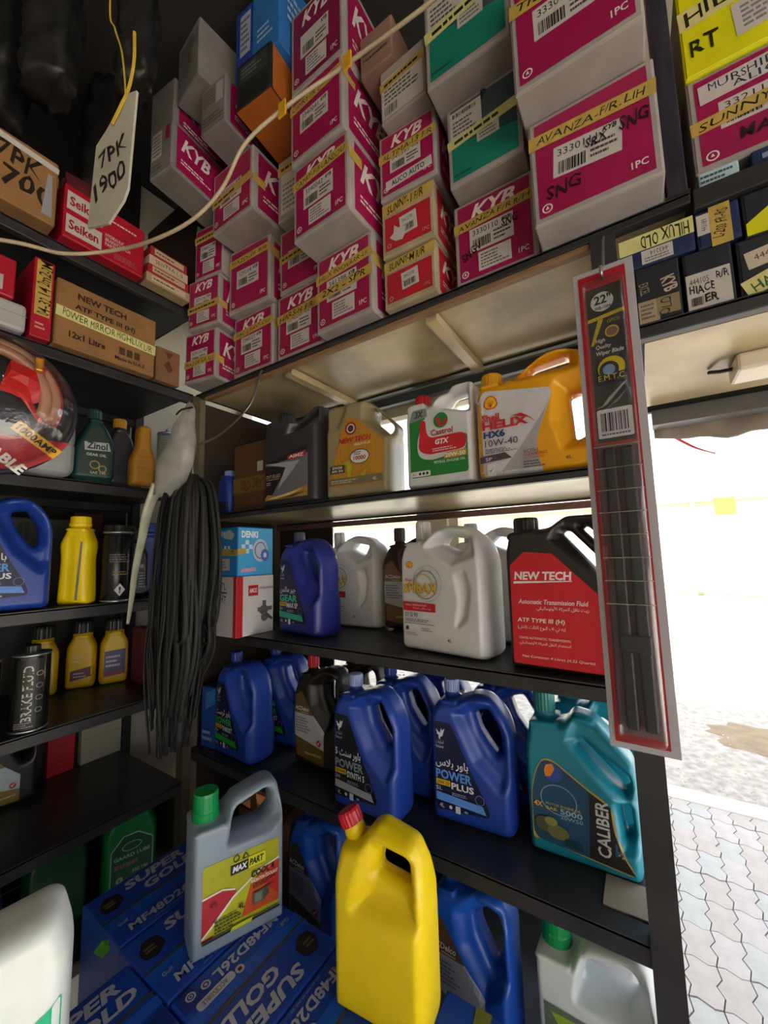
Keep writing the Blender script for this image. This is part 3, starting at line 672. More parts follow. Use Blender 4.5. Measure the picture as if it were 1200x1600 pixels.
small('black box with a large white sticker numbered 444105 on the shelf over the doorway', .066, .108, (.095, .838, ZD), 0, [('r', .03, .03, .93, .62, M_STK), ('t', '444105', .1, .44, .5, .54, '4a3a30'), ('h', 'HIACE', .08, .28, .6, .42, '15151c', {'b': .02}), ('h', 'R/R', .65, .44, .9, .56, '15151c', {'b': .01}), ('bars', .1, .08, .35, .22, '1c1c1c'), ('h', 'ER', .38, .1, .66, .24, '1a1a1a', {'b': .03})], KB)
small('black box with slanted yellow green tape at the right frame edge', .10, .10, (.166, .838, ZD), 0, [('r', .1, .5, .95, .8, 'c4b6a6', {'r': 8}), ('t', '444104', .2, .6, .6, .7, '4a3a30', {'r': 8}), ('r', .02, .12, .98, .42, M_TAPEP, {'r': 20, 'part': 'tape'}), ('h', 'HAICE-FR', .12, .18, .9, .36, '2c5a30', {'r': 20, 'b': .012})], KB)
small('dark blue flat box with pale tape and an upside down sticker', .112, .062, (.004, .836, ZD+.1125), 0, [('r', 0, .5, 1, 1.0, M_TAPEP, {'part': 'tape'}), ('h', 'HILUX OLD', .3, .55, .95, .95, '20200c', {'b': .01, 'r': 180}), ('r', .3, .04, .72, .46, M_STK), ('t', '443214', .42, .26, .66, .4, '30303a', {'r': 180}), ('lines', .34, .08, .68, .24, 2, '666666')], NV)
small('navy box with a vertical amber tape on the shelf over the doorway', .058, .068, (.119, .838, ZD+.1085), 0, [('r', .02, .35, .4, .9, M_STK), ('t', '443189', .0, .55, .38, .66, '30303a', {'r': 85}), ('r', .32, -.05, .8, 1.02, M_TAPE, {'part': 'tape'}), ('h', 'L-200 FR-RS', .12, .4, 1.0, .62, '17130c', {'r': 82, 'b': .01})], NV)
small('black and yellow box at the right frame edge over the doorway', .11, .077, (.180, .838, ZD+.1005), 0, [('p', [(.02, .02), (.5, .02), (.35, .62), (.02, .3)], YB), ('r', .38, .3, .62, .98, YB), ('t', 'MAX PART', .2, .55, .8, .72, '15150a', {'b': .03, 'r': 88}), ('r', .64, .2, .82, .95, M_STK), ('r', .82, .05, 1.0, .98, M_TAPEP, {'part': 'tape'})], KB)
carton('spare_part_box', 'flat pale blue box squeezed under the magenta carton right of the post', 'carton', .055, .030, .14, (.13, .838, .6225), 3, mat('pale_blue_card', 'a8c4cf', .6), [('lines', .05, .2, .9, .8, 2, '40505a')], flap=False)
carton('spare_part_box', 'flat navy box under the magenta carton right of the post', 'carton', .13, .031, .2, (.20, .84, .6225), 0, NV, [('lines', .1, .2, .9, .8, 1, '8a94b0')], flap=False, bev=.002)

# ================================================================== oil jugs
def plastic(name, col, rough=.34, **k): return mat(name, col, rough, 0, .06, 14, .03, **k)
P_BLUE = plastic('emarat_blue_plastic', '1f3f9c'); P_NAVY = plastic('navy_plastic', '262f86', .36); P_BLK = plastic('black_plastic', '26221f', .38); P_BROWN = plastic('brown_plastic', '3a2622', .4)
P_WHITE = plastic('white_plastic', 'd4d4d6', .36, trans=.3); P_YEL = plastic('yellow_plastic', 'f0d008', .38); P_HEL = plastic('amber_plastic', 'e8a414', .32, trans=.25)
P_GOLD = plastic('champagne_plastic', '8d7f5f', .32); P_TEAL = plastic('teal_plastic', '16849c', .36); P_TEALC = plastic('teal_cap_plastic', '2c8584', .4); P_GREY = plastic('grey_plastic', '8b98a4', .4, trans=.2)
P_CHAR = plastic('charcoal_plastic', '35353a', .36); P_ACB = plastic('acd_blue_plastic', '1a4fae', .34); P_RED = plastic('red_cap_plastic', 'c41228', .3); P_GRN = plastic('green_cap_plastic', '0b8a48', .3); P_LILAC = plastic('lilac_cap_plastic', '8f9ed0', .4); P_BLKCAP = plastic('black_cap_plastic', '1a1a1c', .4); P_CRM = plastic('milky_plastic', 'cfd6d8', .4, trans=.4)
EM = mould('emarat', .198, .313, .108, [(0, 0), (1, 0), (1, .70), (.92, .84), (.76, .945), (.58, .962), (.36, .90), (.12, .90), (0, .79)], [[(.55, .82), (.72, .85), (.85, .72), (.875, .56), (.80, .525), (.62, .68)]], .020, .022, (.235, .0175, .88, .95), [([(.36, .80), (.5, .88), (.76, .90), (.95, .70), (.95, .40), (.86, .34), (.60, .50)], .42, .03)], taper=[(0, 1), (.7, 1), (1, .8)])
AC = mould('acdelco', .185, .31, .105, [(0, 0), (1, 0), (1, .80), (.90, .93), (.66, .965), (.46, .90), (.12, .88), (0, .70)], [[(.57, .78), (.78, .86), (.885, .78), (.87, .54), (.76, .49), (.60, .66)]], .018, .02, (.24, .0175, .86, .93), [([(.42, .78), (.62, .9), (.92, .88), (.96, .5), (.72, .38), (.46, .6)], .42, .03)], taper=[(0, 1), (.7, 1), (1, .8)])
NT = mould('newtech', .198, .312, .11, [(0, 0), (1, 0), (1, .94), (.94, 1.0), (.62, 1.0), (.47, .93), (.05, .90), (0, .77)], [[(.56, .895), (.65, .905), (.975, .665), (.975, .59), (.945, .59)], [(.74, .93), (.82, .93), (.98, .81), (.98, .755)]], .012, .010, (.19, .0235, .86, .94), [([(.50, .85), (.6, .98), (1.05, .98), (1.05, .58), (.95, .56)], .40, .016)])
SX = mould('spirax', .240, .312, .118, [(0, 0), (1, 0), (1, .72), (.94, .87), (.80, .965), (.58, 1.0), (.44, .965), (.28, .87), (.05, .87), (0, .73)], [[(.43, .845), (.53, .915), (.80, .875), (.72, .765)]], .013, .02, (.17, .020, .84, .9), [([(.36, .82), (.5, .97), (.86, .94), (.90, .76), (.66, .70)], .36, .02), ([(.72, .60), (.80, .62), (.85, .5), (.80, .30), (.72, .24), (.765, .42)], .28, .02)], taper=[(0, 1), (.72, 1), (1, .82)])
HX = mould('helix', .235, .272, .115, [(0, 0), (1, 0), (1, .85), (.93, .965), (.74, 1.0), (.55, .965), (.36, .82), (.22, .80), (.03, .80), (0, .64)], [[(.44, .825), (.52, .91), (.84, .945), (.85, .86)], [(.83, .62), (.94, .63), (.95, .28), (.85, .25)]], .015, .022, (.125, .0225, .78, .9), [([(.38, .80), (.52, .97), (.92, .98), (.90, .80)], .40, .025), ([(.76, .68), (1.02, .72), (1.02, .2), (.78, .2), (.72, .4)], .38, .03)])
CA = mould('castrol', .178, .247, .10, [(0, 0), (1, 0), (1, 1.0), (.72, 1.0), (.54, .93), (.38, .82), (.31, .87), (.05, .87), (0, .72)], [[(.54, .79), (.66, .905), (.89, .915), (.90, .73)]], .011, .012, (.175, .019, .80, .93), [([(.5, .82), (.6, .97), (.96, .98), (.96, .69)], .38, .014)])
GD = mould('goldjug', .215, .274, .115, [(0, 0), (.94, 0), (.95, .54), (1.0, .62), (1.0, .70), (.62, .99), (.05, 1.0), (0, .96)], [[(.645, .905), (.68, .915), (.955, .69), (.955, .635), (.89, .61), (.645, .79)]], .012, .012, None, [([(.6, .78), (.62, 1.0), (1.05, .75), (1.05, .58), (.88, .58)], .42, .016), ([(-.02, .72), (.2, .72), (.32, .9), (.32, 1.05), (-.02, 1.05)], .10, .02)])
AZ = mould('aimz', .235, .30, .115, [(0, 0), (1, 0), (1, .98), (.90, .99), (.56, .875), (.37, .92), (.07, .92), (0, .80)], [[(.53, .755), (.60, .83), (.93, .925), (.94, .84)]], .013, .014, (.20, .027, .84, .95), [([(.47, .74), (.56, .88), (.98, 1.0), (.98, .81)], .40, .018)])
CL = mould('caliber', .212, .30, .11, [(0, 0), (1, 0), (1, .70), (.68, .955), (.47, .98), (.41, .90), (.05, .89), (0, .68)], [[(.49, .77), (.55, .805), (.94, .61), (.95, .53), (.90, .49)], [(.855, .43), (.935, .43), (.95, .25), (.88, .22)]], .014, .014, (.19, .0215, .86, .96), [([(.44, .80), (.5, .93), (.68, .92), (1.03, .66), (1.03, .46), (.90, .46)], .36, .02), ([(.82, .46), (1.02, .48), (1.02, .2), (.86, .18)], .32, .02)], taper=[(0, 1), (.62, 1), (1, .72)])
CJ = mould('coolant', .194, .288, .105, [(0, 0), (1, 0), (1, .76), (.95, .965), (.88, 1.0), (.78, 1.0), (.44, .945), (.35, .835), (.03, .835), (0, .80)], [[(.38, .685), (.47, .875), (.80, .94), (.87, .90), (.89, .76), (.82, .70)]], .010, .008, (.17, .0245, .80, .87), [([(.37, .67), (.42, .96), (.95, 1.02), (.96, .74), (.82, .66)], .36, .010)])
YJ = mould('canjug', .178, .308, .105, [(0, 0), (1, 0), (1, .68), (.96, .83), (.88, .935), (.48, 1.0), (.39, .975), (.27, .875), (.05, .855), (0, .70)], [[(.45, .735), (.515, .885), (.80, .862), (.84, .70)]], .018, .016, None, [([(.30, .58), (.44, .88), (.86, .86), (.90, .60)], .52, .045), ([(-.1, .648), (1.1, .648), (1.1, .656), (-.1, .656)], .035, .005)], taper=[(0, 1), (.66, 1), (1, .55)])
def falcon(u, v, s, col='c9cede'):
    q = [(0, .9), (.2, .55), (.1, .5), (.35, .35), (.3, .1), (.5, 0), (.48, .2), (.75, .35), (.9, .75), (1.0, 1.0), (.7, .8), (.62, 1.0), (.5, .6), (.35, .62), (.2, .75)]
    return ('p', [(u+x*s, v+y*s*.72) for x, y in q], col)
def emarat(line, kind, accent, chip, grade, dark='141a3c', strip=None, arab='باور بلاس'):
    strip = strip or accent; w = 'd6d8e2'
    L = [('p', [(.045, .10), (.74, .13), (.72, .20), (.50, .46), (.30, .74), (.045, .74)], dark, {'c': .01}), falcon(.10, .61, .12), ('t', arabic('امارات'), .10, .575, .2, .605, w), ('t', 'Emarat', .10, .55, .2, .57, w),
         ('t', arabic(arab), .09, .405, .50, .478, w, {'b': .015}), ('t', line, .09, .328, .54, .396, accent, {'b': .03}), ('r', .09, .282, .27, .322, 'd8b020'), ('t', chip, .105, .288, .255, .314, '2a2408', {'b': .01}), ('t', kind, .285, .270, .56, .318, w, {'b': .03}), ('t', grade, .09, .245, .17, .272, w),
         ('lines', .29, .225, .55, .25, 2, '9aa0bc'), ('p', [(.09, .175), (.70, .15), (.66, .205), (.09, .232)], strip), ('t', '4L', .13, .125, .19, .155, w), ('o', .27, .14, .02, w), ('r', .33, .11, .39, .16, 'c9cede'), ('o', .46, .135, .022, '9aa0bc', {'ry': .008}), ('ring', .63, .245, .055, .008, '6c74a0')]
    return L
EMC = (.235, .0192, .935, .030, P_BLUE)
Z0, Z1, Z2, ZB = -.6428, -.2408, .1572, -.9998
EG = 'blue engine oil jugs with a falcon mark'
S5 = emarat('POWER', 'SYNTH 5', '8d93a0', '10W40', 'SN', '17181f', 'a4a8b2', 'باور سنث 5'); PP = emarat('POWER', 'PLUS', '5b8fe0', '20W-50', 'SL', arab='باور بلاس'); TH = emarat('POWER', 'THRUST', '2fae4c', '20W50', 'SJ', strip='1fa02c', arab='باور ثرست')
GM = emarat('GEAR', 'MAX EP', '3fc4a4', '90', 'GL4', strip='22a890', arab='جير ماكس')
bottle(EM, 'oil_jug', 'blue oil jug with grey band and black label at the shelf edge', 'oil jug', (-.735, .842, Z0), 0, P_BLUE, (.235, .0192, .935, .030, P_LILAC), S5, EG)
bottle(EM, 'oil_jug', 'blue oil jug with light blue band, left of the teal jug', 'oil jug', (-.487, .925, Z0), 4, P_BLUE, (.235, .0192, .935, .030, P_LILAC), PP, EG)
bottle(EM, 'oil_jug', 'blue oil jug with green band at the front beside the hanging belts', 'oil jug', (-1.262, .852, Z0), -3, P_BLUE, EMC, TH, EG)
bottle(EM, 'oil_jug', 'blue oil jug with green band half hidden behind the front green banded one', 'oil jug', (-1.215, .985, Z0), 4, P_BLUE, EMC, TH, EG)
bottle(EM, 'oil_jug', 'blue oil jug directly behind the grey banded jug', 'oil jug', (-.705, .972, Z0), 2, P_BLUE, EMC, S5, EG)
bottle(EM, 'oil_jug', 'blue oil jug third back in the file behind the grey banded jug', 'oil jug', (-.66, 1.100, Z0), 2, P_BLUE, EMC, S5, EG)
bottle(EM, 'oil_jug', 'blue oil jug directly behind the light blue banded jug', 'oil jug', (-.44, 1.070, Z0), 3, P_BLUE, EMC, PP, EG)
bottle(EM, 'oil_jug', 'violet blue gear oil jug with a mint band on the middle shelf', 'oil jug', (-1.010, .902, Z1), -7, P_NAVY, (.235, .0178, .935, .030, plastic('dusk_cap_plastic', '4a4468', .4)), GM, EG)
def acd(body, band='6a5220', pap='c3c3c6'):
    return [('p', [(.06, .10), (.72, .05), (.72, .20), (.06, .28)], band), ('p', [(.06, .28), (.72, .20), (.72, .36), (.50, .50), (.06, .50)], pap), ('p', [(.06, .50), (.50, .50), (.24, .72), (.06, .66)], band), ('t', 'ACDelco', .08, .53, .40, .57, 'e2e0dc', {'b': .02, 's': .2}), ('lines', .22, .505, .42, .525, 1, 'c8b890'), ('lines', .1, .32, .44, .47, 6, '6a6a74'), ('o', .62, .26, .05, 'b3202c'), ('lines', .3, .12, .68, .16, 1, 'c0a878'), ('p', [(.59, .265), (.61, .245), (.66, .29), (.61, .262)], 'e8e0e0')]
AG = 'ACDelco jugs'; AG = 'gold and white label fluid jugs'
bottle(AC, 'fluid_jug', 'black fluid jug with a red cap and gold and white label', 'oil jug', (-.985, .945, Z0), 0, P_BLK, (.24, .0195, .92, .045, P_RED), acd(0), AG)
bottle(AC, 'fluid_jug', 'black fluid jug with only its handle showing behind the red capped one', 'oil jug', (-.93, 1.075, Z0), 0, P_BLK, (.24, .0195, .92, .045, P_RED), (), AG)
bottle(AC, 'fluid_jug', 'dark brown fluid jug with gold label standing between the white jugs', 'oil jug', (-.738, 1.105, Z1), 0, P_BROWN, (.24, .0195, .92, .045, P_BROWN), acd(0, '7c5f3a'), AG)
bottle(AC, 'fluid_jug', 'blue fluid jug with brown and grey label low behind the yellow can', 'oil jug', (-.905, .845, ZB), -2, P_ACB, (.24, .0195, .92, .045, P_ACB), acd(0, '3a352e', '8f97a6'), AG)
bottle(AC, 'fluid_jug', 'blue fluid jug with brown label low on the right of the yellow can', 'oil jug', (-.470, .845, ZB), -2, P_ACB, (.24, .0195, .92, .045, P_ACB), acd(0, '5a4030', '9fa3aa'), AG)
SHELL = [('p', [(.035, .02), (.40, .035), (.37, .10), (.40, .30), (.37, .44), (.40, .60), (.33, .70), (.12, .70), (.035, .60)], 'c9c9ce', {'c': .012})]
def scallop(u, v, s, asp):
    q = [(.5+.5*math.cos(a)*(1 if k % 2 else .93), .32+.62*math.sin(a)*(1 if k % 2 else .93)) for k, a in enumerate(np.linspace(-.25, PI+.25, 15))]+[(.25, 0), (.75, 0)]
    o = [('p', [(u+x*s, v+y*s*asp) for x, y in q], 'd02818'), ('p', [(u+(.5+(x-.5)*.84)*s, v+(.42+(y-.42)*.84)*s*asp) for x, y in q], 'e8b81c')]
    for a in np.linspace(.5, PI-.5, 6): o.append(('p', [(u+.48*s, v+.12*s*asp), (u+.52*s, v+.12*s*asp), (u+(.5+.36*math.cos(a))*s, v+(.36+.42*math.sin(a))*s*asp)], 'd02818'))
    return o
def spx0(): return scallop(.06, .66, .085, .72)+[('ring', .29, .53, .135, .014, '8a8a92', {'ry': .115}), ('ring', .27, .525, .10, .012, 'c4b070', {'ry': .09}), ('ring', .31, .54, .165, .006, 'a8a8b0', {'ry': .14}), ('t', 'Shell', .055, .555, .14, .575, 'c02020', {'b': .02}), ('t', 'SPIRAX', .04, .46, .42, .54, '8a6a10', {'b': .03, 's': .1}), ('t', 'SPIRAX', .044, .464, .424, .544, 'e0b018', {'b': .01, 's': .1}),
    ('p', [(.03, .32), (.40, .32), (.40, .385), (.03, .39)], 'c01c28'), ('t', 'MANUAL TRANSMISSION FLUID', .06, .36, .3, .375, 'e8dcdc'), ('t', arabic('زيت ناقل الحركة'), .15, .335, .35, .352, 'e8dcdc'), ('t', 'S1 G 90', .055, .275, .20, .308, '202024', {'b': .01}), ('lines', .055, .235, .36, .26, 2, '606068'), ('r', .04, .222, .385, .226, '303034'), ('p', [(.055, .17), (.095, .17), (.095, .2), (.065, .2)], '303034'), ('lines', .06, .13, .2, .155, 2, '707078'), ('lines', .24, .17, .38, .2, 2, '707078'), ('t', '4L', .52, .115, .565, .14, '303034', {'b': .02})]
def shift(L, du, k=1.):
    o = []
    for it in L:
        it = list(it)
        if it[0] in ('r', 'bars', 'lines'): it[1] = it[1]*k+du; it[3] = it[3]*k+du
        elif it[0] == 't': it[2] = it[2]*k+du; it[4] = it[4]*k+du
        elif it[0] == 'p': it[1] = [(x*k+du, y) for x, y in it[1]]
        elif it[0] in ('o', 'ring'): it[1] = it[1]*k+du; it[2+1] = it[3]*k
        o.append(tuple(it))
    return o
def vstretch(L, k, dv, top):
    f = lambda v: min(v*k+dv, top); o = []
    for it in L:
        it = list(it)
        if it[0] in ('r', 'bars', 'lines'): it[2] = f(it[2]); it[4] = f(it[4])
        elif it[0] == 't': it[3] = f(it[3]); it[5] = f(it[5])
        elif it[0] == 'p': it[1] = [(x, f(y)) for x, y in it[1]]
        else: it[2] = f(it[2])
        o.append(tuple(it))
    return o
def spx(): return shift(spx0(), .035, 1.12)
SXC = (.17, .0205, .87, .055, P_WHITE)
SG = 'white gear oil jugs with a scallop mark'
bottle(SX, 'oil_jug', 'white gear oil jug with ring emblem at the front of the middle shelf', 'oil jug', (-.545, .900, Z1), -9, P_WHITE, SXC, spx(), SG)
bottle(SX, 'oil_jug', 'white gear oil jug partly hidden behind the violet blue jug', 'oil jug', (-.982, 1.08, Z1), 0, P_WHITE, SXC, spx(), SG)
bottle(SX, 'oil_jug', 'white gear oil jug whose top shows behind the front white ringed jug', 'oil jug', (-.47, 1.065, Z1), -2, P_WHITE, SXC, (), SG)
w = 'f0e4e0'
bottle(NT, 'oil_jug', 'black transmission fluid jug with a big red label', 'oil jug', (-.256, .856, Z1), -1, P_BLK, (.19, .0265, .90, .034, P_BLKCAP), [
    ('p', [(.06, .045), (.935, .035), (.935, .475), (.50, .755), (.22, .77), (.07, .68)], 'cf1c2a', {'c': .004}), ('t', 'NEW TECH', .11, .585, .67, .64, w, {'b': .035, 's': .1}), ('p', [(.10, .56), (.67, .578), (.67, .583), (.10, .575)], w),
    ('t', 'Automatic Transmission Fluid', .14, .43, .80, .46, w, {'b': .01, 's': .2}), ('t', arabic('زيت ناقل الحركة الأوتوماتيكي'), .32, .385, .80, .42, w), ('t', 'ATF TYPE III (H)', .12, .305, .58, .34, w, {'b': .02, 's': .1}), ('t', arabic('ايه تي اف النوع الثالث (اتش)'), .12, .26, .58, .292, w), ('t', 'USAGE AUTOMATIC TRANSMISSION', .13, .205, .62, .22, w), ('t', arabic('استخدام النقل الحركة الأوتوماتيكي'), .13, .165, .62, .195, w), ('t', 'Net Contents: 4 Litres (4.22 Quarts)', .15, .085, .82, .105, w, {'s': .2})])
# upper shelf
g = 'd2d2d8'
bottle(HX, 'oil_jug', 'amber yellow engine oil jug with scallop emblem beside the wiper pack', 'oil jug', (-.300, .842, Z2), 2, P_HEL, (.125, .0245, .825, .034, P_HEL), [
    ('p', [(.03, .02), (.60, .02), (.545, .20), (.58, .34), (.70, .60), (.70, .66), (.40, .70), (.10, .74), (.03, .62)], 'cfccd2', {'c': .01}), ('p', [(.20, .02), (.60, .02), (.545, .20), (.58, .34), (.69, .6), (.64, .50), (.42, .24)], 'a9a4aa')]+scallop(.10, .58, .135, .9)+[('t', 'Shell', .08, .475, .245, .535, 'c4202c', {'b': .03}), ('t', 'HELIX', .08, .405, .50, .475, 'c4202c', {'b': .04}), ('p', [(.36, .49), (.44, .50), (.52, .45), (.57, .40), (.50, .455)], 'c4202c'), ('t', 'HX6', .09, .335, .29, .395, '2a3a74', {'b': .04}), ('t', '10W-40', .10, .265, .40, .32, '3a3a42'), ('lines', .10, .21, .40, .25, 3, '50505a'),
    ('p', [(.045, .135), (.34, .155), (.28, .205), (.045, .19)], '4a4248'), ('t', 'SP', .10, .15, .16, .178, 'd8d4d8'), ('r', .11, .03, .19, .125, 'd6d4d8'), ('p', [(.125, .075), (.145, .06), (.175, .1), (.145, .07)], '404048'), ('t', 'ACTIVE', .44, .175, .57, .20, '3a3a42'), ('t', 'CLEANSING', .44, .148, .64, .172, 'b02434', {'b': .01}), ('t', 'TECHNOLOGY', .44, .126, .62, .142, 'b02434'), ('lines', .44, .055, .62, .115, 3, '50505a'), ('t', '4L', .78, .085, .83, .11, '6a4a10', {'b': .02})])
bottle(CA, 'oil_jug', 'white engine oil jug with red cap and green and red label', 'oil jug', (-.484, .845, Z2), 0, P_WHITE, (.175, .0205, .875, .032, P_RED), vstretch([
    ('p', [(.09, .07), (.93, .07), (.93, .38), (.30, .38), (.34, .60), (.30, .70), (.14, .66), (.09, .56)], '1d7c34', {'c': .008}), ('p', [(.09, .55), (.37, .58), (.36, .68), (.14, .66)], '7c8286', {'c': .006}), ('t', '3X', .18, .585, .31, .645, '2a2c30', {'b': .03, 's': .2}), ('p', [(.30, .56), (.36, .56), (.38, .40), (.92, .40), (.92, .245), (.40, .20), (.22, .24), (.20, .36)], 'c9c9cc', {'c': .02}), ('p', [(.27, .55), (.34, .55), (.36, .39), (.92, .395), (.92, .26), (.36, .25), (.22, .30)], 'c81e2e', {'c': .02}),
    ('o', .57, .525, .105, '1d7c34'), ('p', [(.50, .55), (.55, .55), (.57, .50), (.66, .50), (.66, .53), (.62, .53), (.62, .48), (.54, .475)], 'c81e2e'), ('t', 'Castrol', .42, .405, .74, .455, 'b81c2c', {'b': .02}), ('t', 'GTX', .48, .325, .68, .37, 'eae4e4', {'b': .04, 's': .2}), ('lines', .44, .265, .8, .30, 2, 'e8c8c8'), ('p', [(.60, .195), (.92, .20), (.92, .255), (.62, .245)], 'b8962c'), ('t', '20W-50', .62, .205, .9, .24, 'efe8d8', {'b': .03}), ('t', 'PETROL ENGINE OIL', .46, .165, .9, .187, 'dfe8df', {'b': .01}), ('r', .10, .075, .40, .12, 'dcdcdc', {'c': .004}), ('t', '4 L', .13, .087, .19, .108, '202020'), ('o', .245, .097, .02, '202020'), ('o', .30, .097, .02, '202020'), ('o', .355, .097, .02, '202020')], 1.17, .03, .80))
bottle(GD, 'oil_jug', 'champagne coloured jug with a gold arched label', 'oil jug', (-.742, .836, Z2), 5, P_GOLD, None, [
    ('p', [(.07, .12), (.86, .12), (.90, .52), (.50, .80), (.36, .82), (.27, .70)], 'b07c1c', {'c': .014}), ('ring', .46, .44, .30, .006, 'c89430'), ('ring', .46, .44, .24, .006, 'c89430'), ('ring', .46, .44, .18, .006, 'c89430'), ('o', .42, .70, .085, 'd8d0cc'), ('ring', .42, .70, .085, .025, '8c2820'), ('o', .42, .70, .045, '40302c'), ('t', 'NEW TECH', .23, .555, .72, .61, 'b4281c', {'b': .04, 's': .2}), ('t', 'GOLD PLUS', .47, .515, .71, .54, 'e8dcc8', {'b': .02, 's': .2}), ('o', .55, .40, .145, 'd4d0cc', {'ry': .075}), ('ring', .55, .40, .145, .012, '40485c', {'ry': .075}), ('t', '10000', .46, .365, .64, .41, 'a02028', {'b': .03}), ('lines', .47, .415, .63, .455, 2, '303848'), ('p', [(.44, .32), (.42, .20), (.52, .16), (.60, .24), (.66, .30), (.62, .18), (.5, .14), (.38, .18), (.35, .32), (.28, .34), (.38, .38)], 'a8a01c'), ('r', .10, .255, .33, .335, '33302e'), ('t', '5W30', .14, .298, .29, .325, 'd8d4cc', {'b': .02}), ('t', 'API: SN', .13, .265, .30, .288, 'd8d4cc', {'b': .02}), ('r', .08, .13, .87, .20, '6a6048'), ('lines', .12, .145, .6, .185, 2, 'b8ac88'), ('t', '4L', .74, .145, .80, .18, 'd8d0b0')])
bottle(AZ, 'oil_jug', 'charcoal jug with a silver swoosh label reading CVT FLUID', 'oil jug', (-1.008, .838, Z2), -1, P_CHAR, (.20, .029, .915, .036, P_BLKCAP), [
    ('p', [(.06, .07), (.86, .07), (.86, .58), (.06, .46)], '6e6e74'), ('p', [(.06, .46), (.62, .545), (.86, .58), (.86, .50), (.3, .45)], '1e1c20'), ('p', [(.06, .44), (.50, .40), (.20, .12), (.06, .10)], '231e20'), ('p', [(.06, .46), (.55, .44), (.72, .44), (.58, .34), (.30, .16), (.46, .39)], 'a5a6ac'), ('t', 'CVT FLUID', .08, .30, .36, .335, 'd4d0d0', {'s': .2}), ('r', .09, .28, .34, .29, 'a8802c'), ('lines', .09, .225, .2, .262, 2, 'c4c0c0'), ('p', [(.50, .455), (.83, .47), (.83, .525), (.50, .505)], 'b01e26'), ('t', 'AIMZ', .53, .472, .80, .505, 'e8e0e0', {'b': .04}), ('p', [(.06, .07), (.86, .07), (.86, .18), (.6, .14), (.35, .10), (.12, .13)], 'a8803c'), ('p', [(.1, .08), (.8, .15), (.5, .085)], 'd8c890'), ('p', [(.3, .08), (.86, .12), (.6, .075)], '6a3a1c')])
# teal jug
bottle(CL, 'oil_jug', 'teal engine oil jug with vertical white lettering on black', 'oil jug', (-.262, .945, Z0), 1, P_TEAL, (.19, .0235, .935, .05, P_TEALC), [
    ('p', [(.06, .10), (.13, .11), (.57, .08), (.97, .055), (.86, .16), (.80, .30), (.79, .45), (.60, .52), (.30, .655), (.19, .66), (.12, .58), (.06, .42)], 'c49a2c', {'c': .02}), ('p', [(.068, .108), (.57, .087), (.94, .065), (.85, .16), (.785, .30), (.775, .44), (.59, .51), (.30, .645), (.19, .65), (.128, .575), (.068, .42)], '1a4a6a', {'c': .02}), ('p', [(.57, .087), (.94, .065), (.85, .16), (.785, .30), (.775, .44), (.60, .505)], '1c1a20'), ('t', 'CALIBER', .455, .255, .945, .335, 'c9c9cc', {'b': .02, 'r': 90}),
    ('o', .28, .575, .085, '2a4a9c'), ('p', [(.20, .58), (.22, .62), (.28, .635), (.30, .60), (.26, .55), (.21, .54)], 'e08420'), ('ring', .32, .40, .17, .01, '7a9ab0', {'ry': .10}), ('t', 'MOTOR ENGINE OIL', .2, .355, .52, .372, 'd0c050'), ('t', '5000', .33, .315, .53, .35, '9ab8d0', {'b': .02}), ('t', 'SAE', .2, .325, .30, .345, 'd8b020', {'b': .02}), ('t', '20W50', .33, .285, .53, .308, '9ab8d0'), ('t', '4X', .085, .33, .17, .365, 'e09a20', {'b': .04}), ('o', .17, .22, .08, '4a4c3a', {'ry': .05}), ('o', .30, .19, .10, '6a6a40', {'ry': .045}), ('o', .24, .25, .06, '8a8248', {'ry': .03}), ('lines', .36, .115, .55, .17, 4, '122a3c')])
bottle(CL, 'oil_jug', 'teal engine oil jug mostly hidden behind the front teal one', 'oil jug', (-.235, 1.085, Z0), 1, P_TEAL, (.19, .0235, .935, .05, P_TEALC), ())
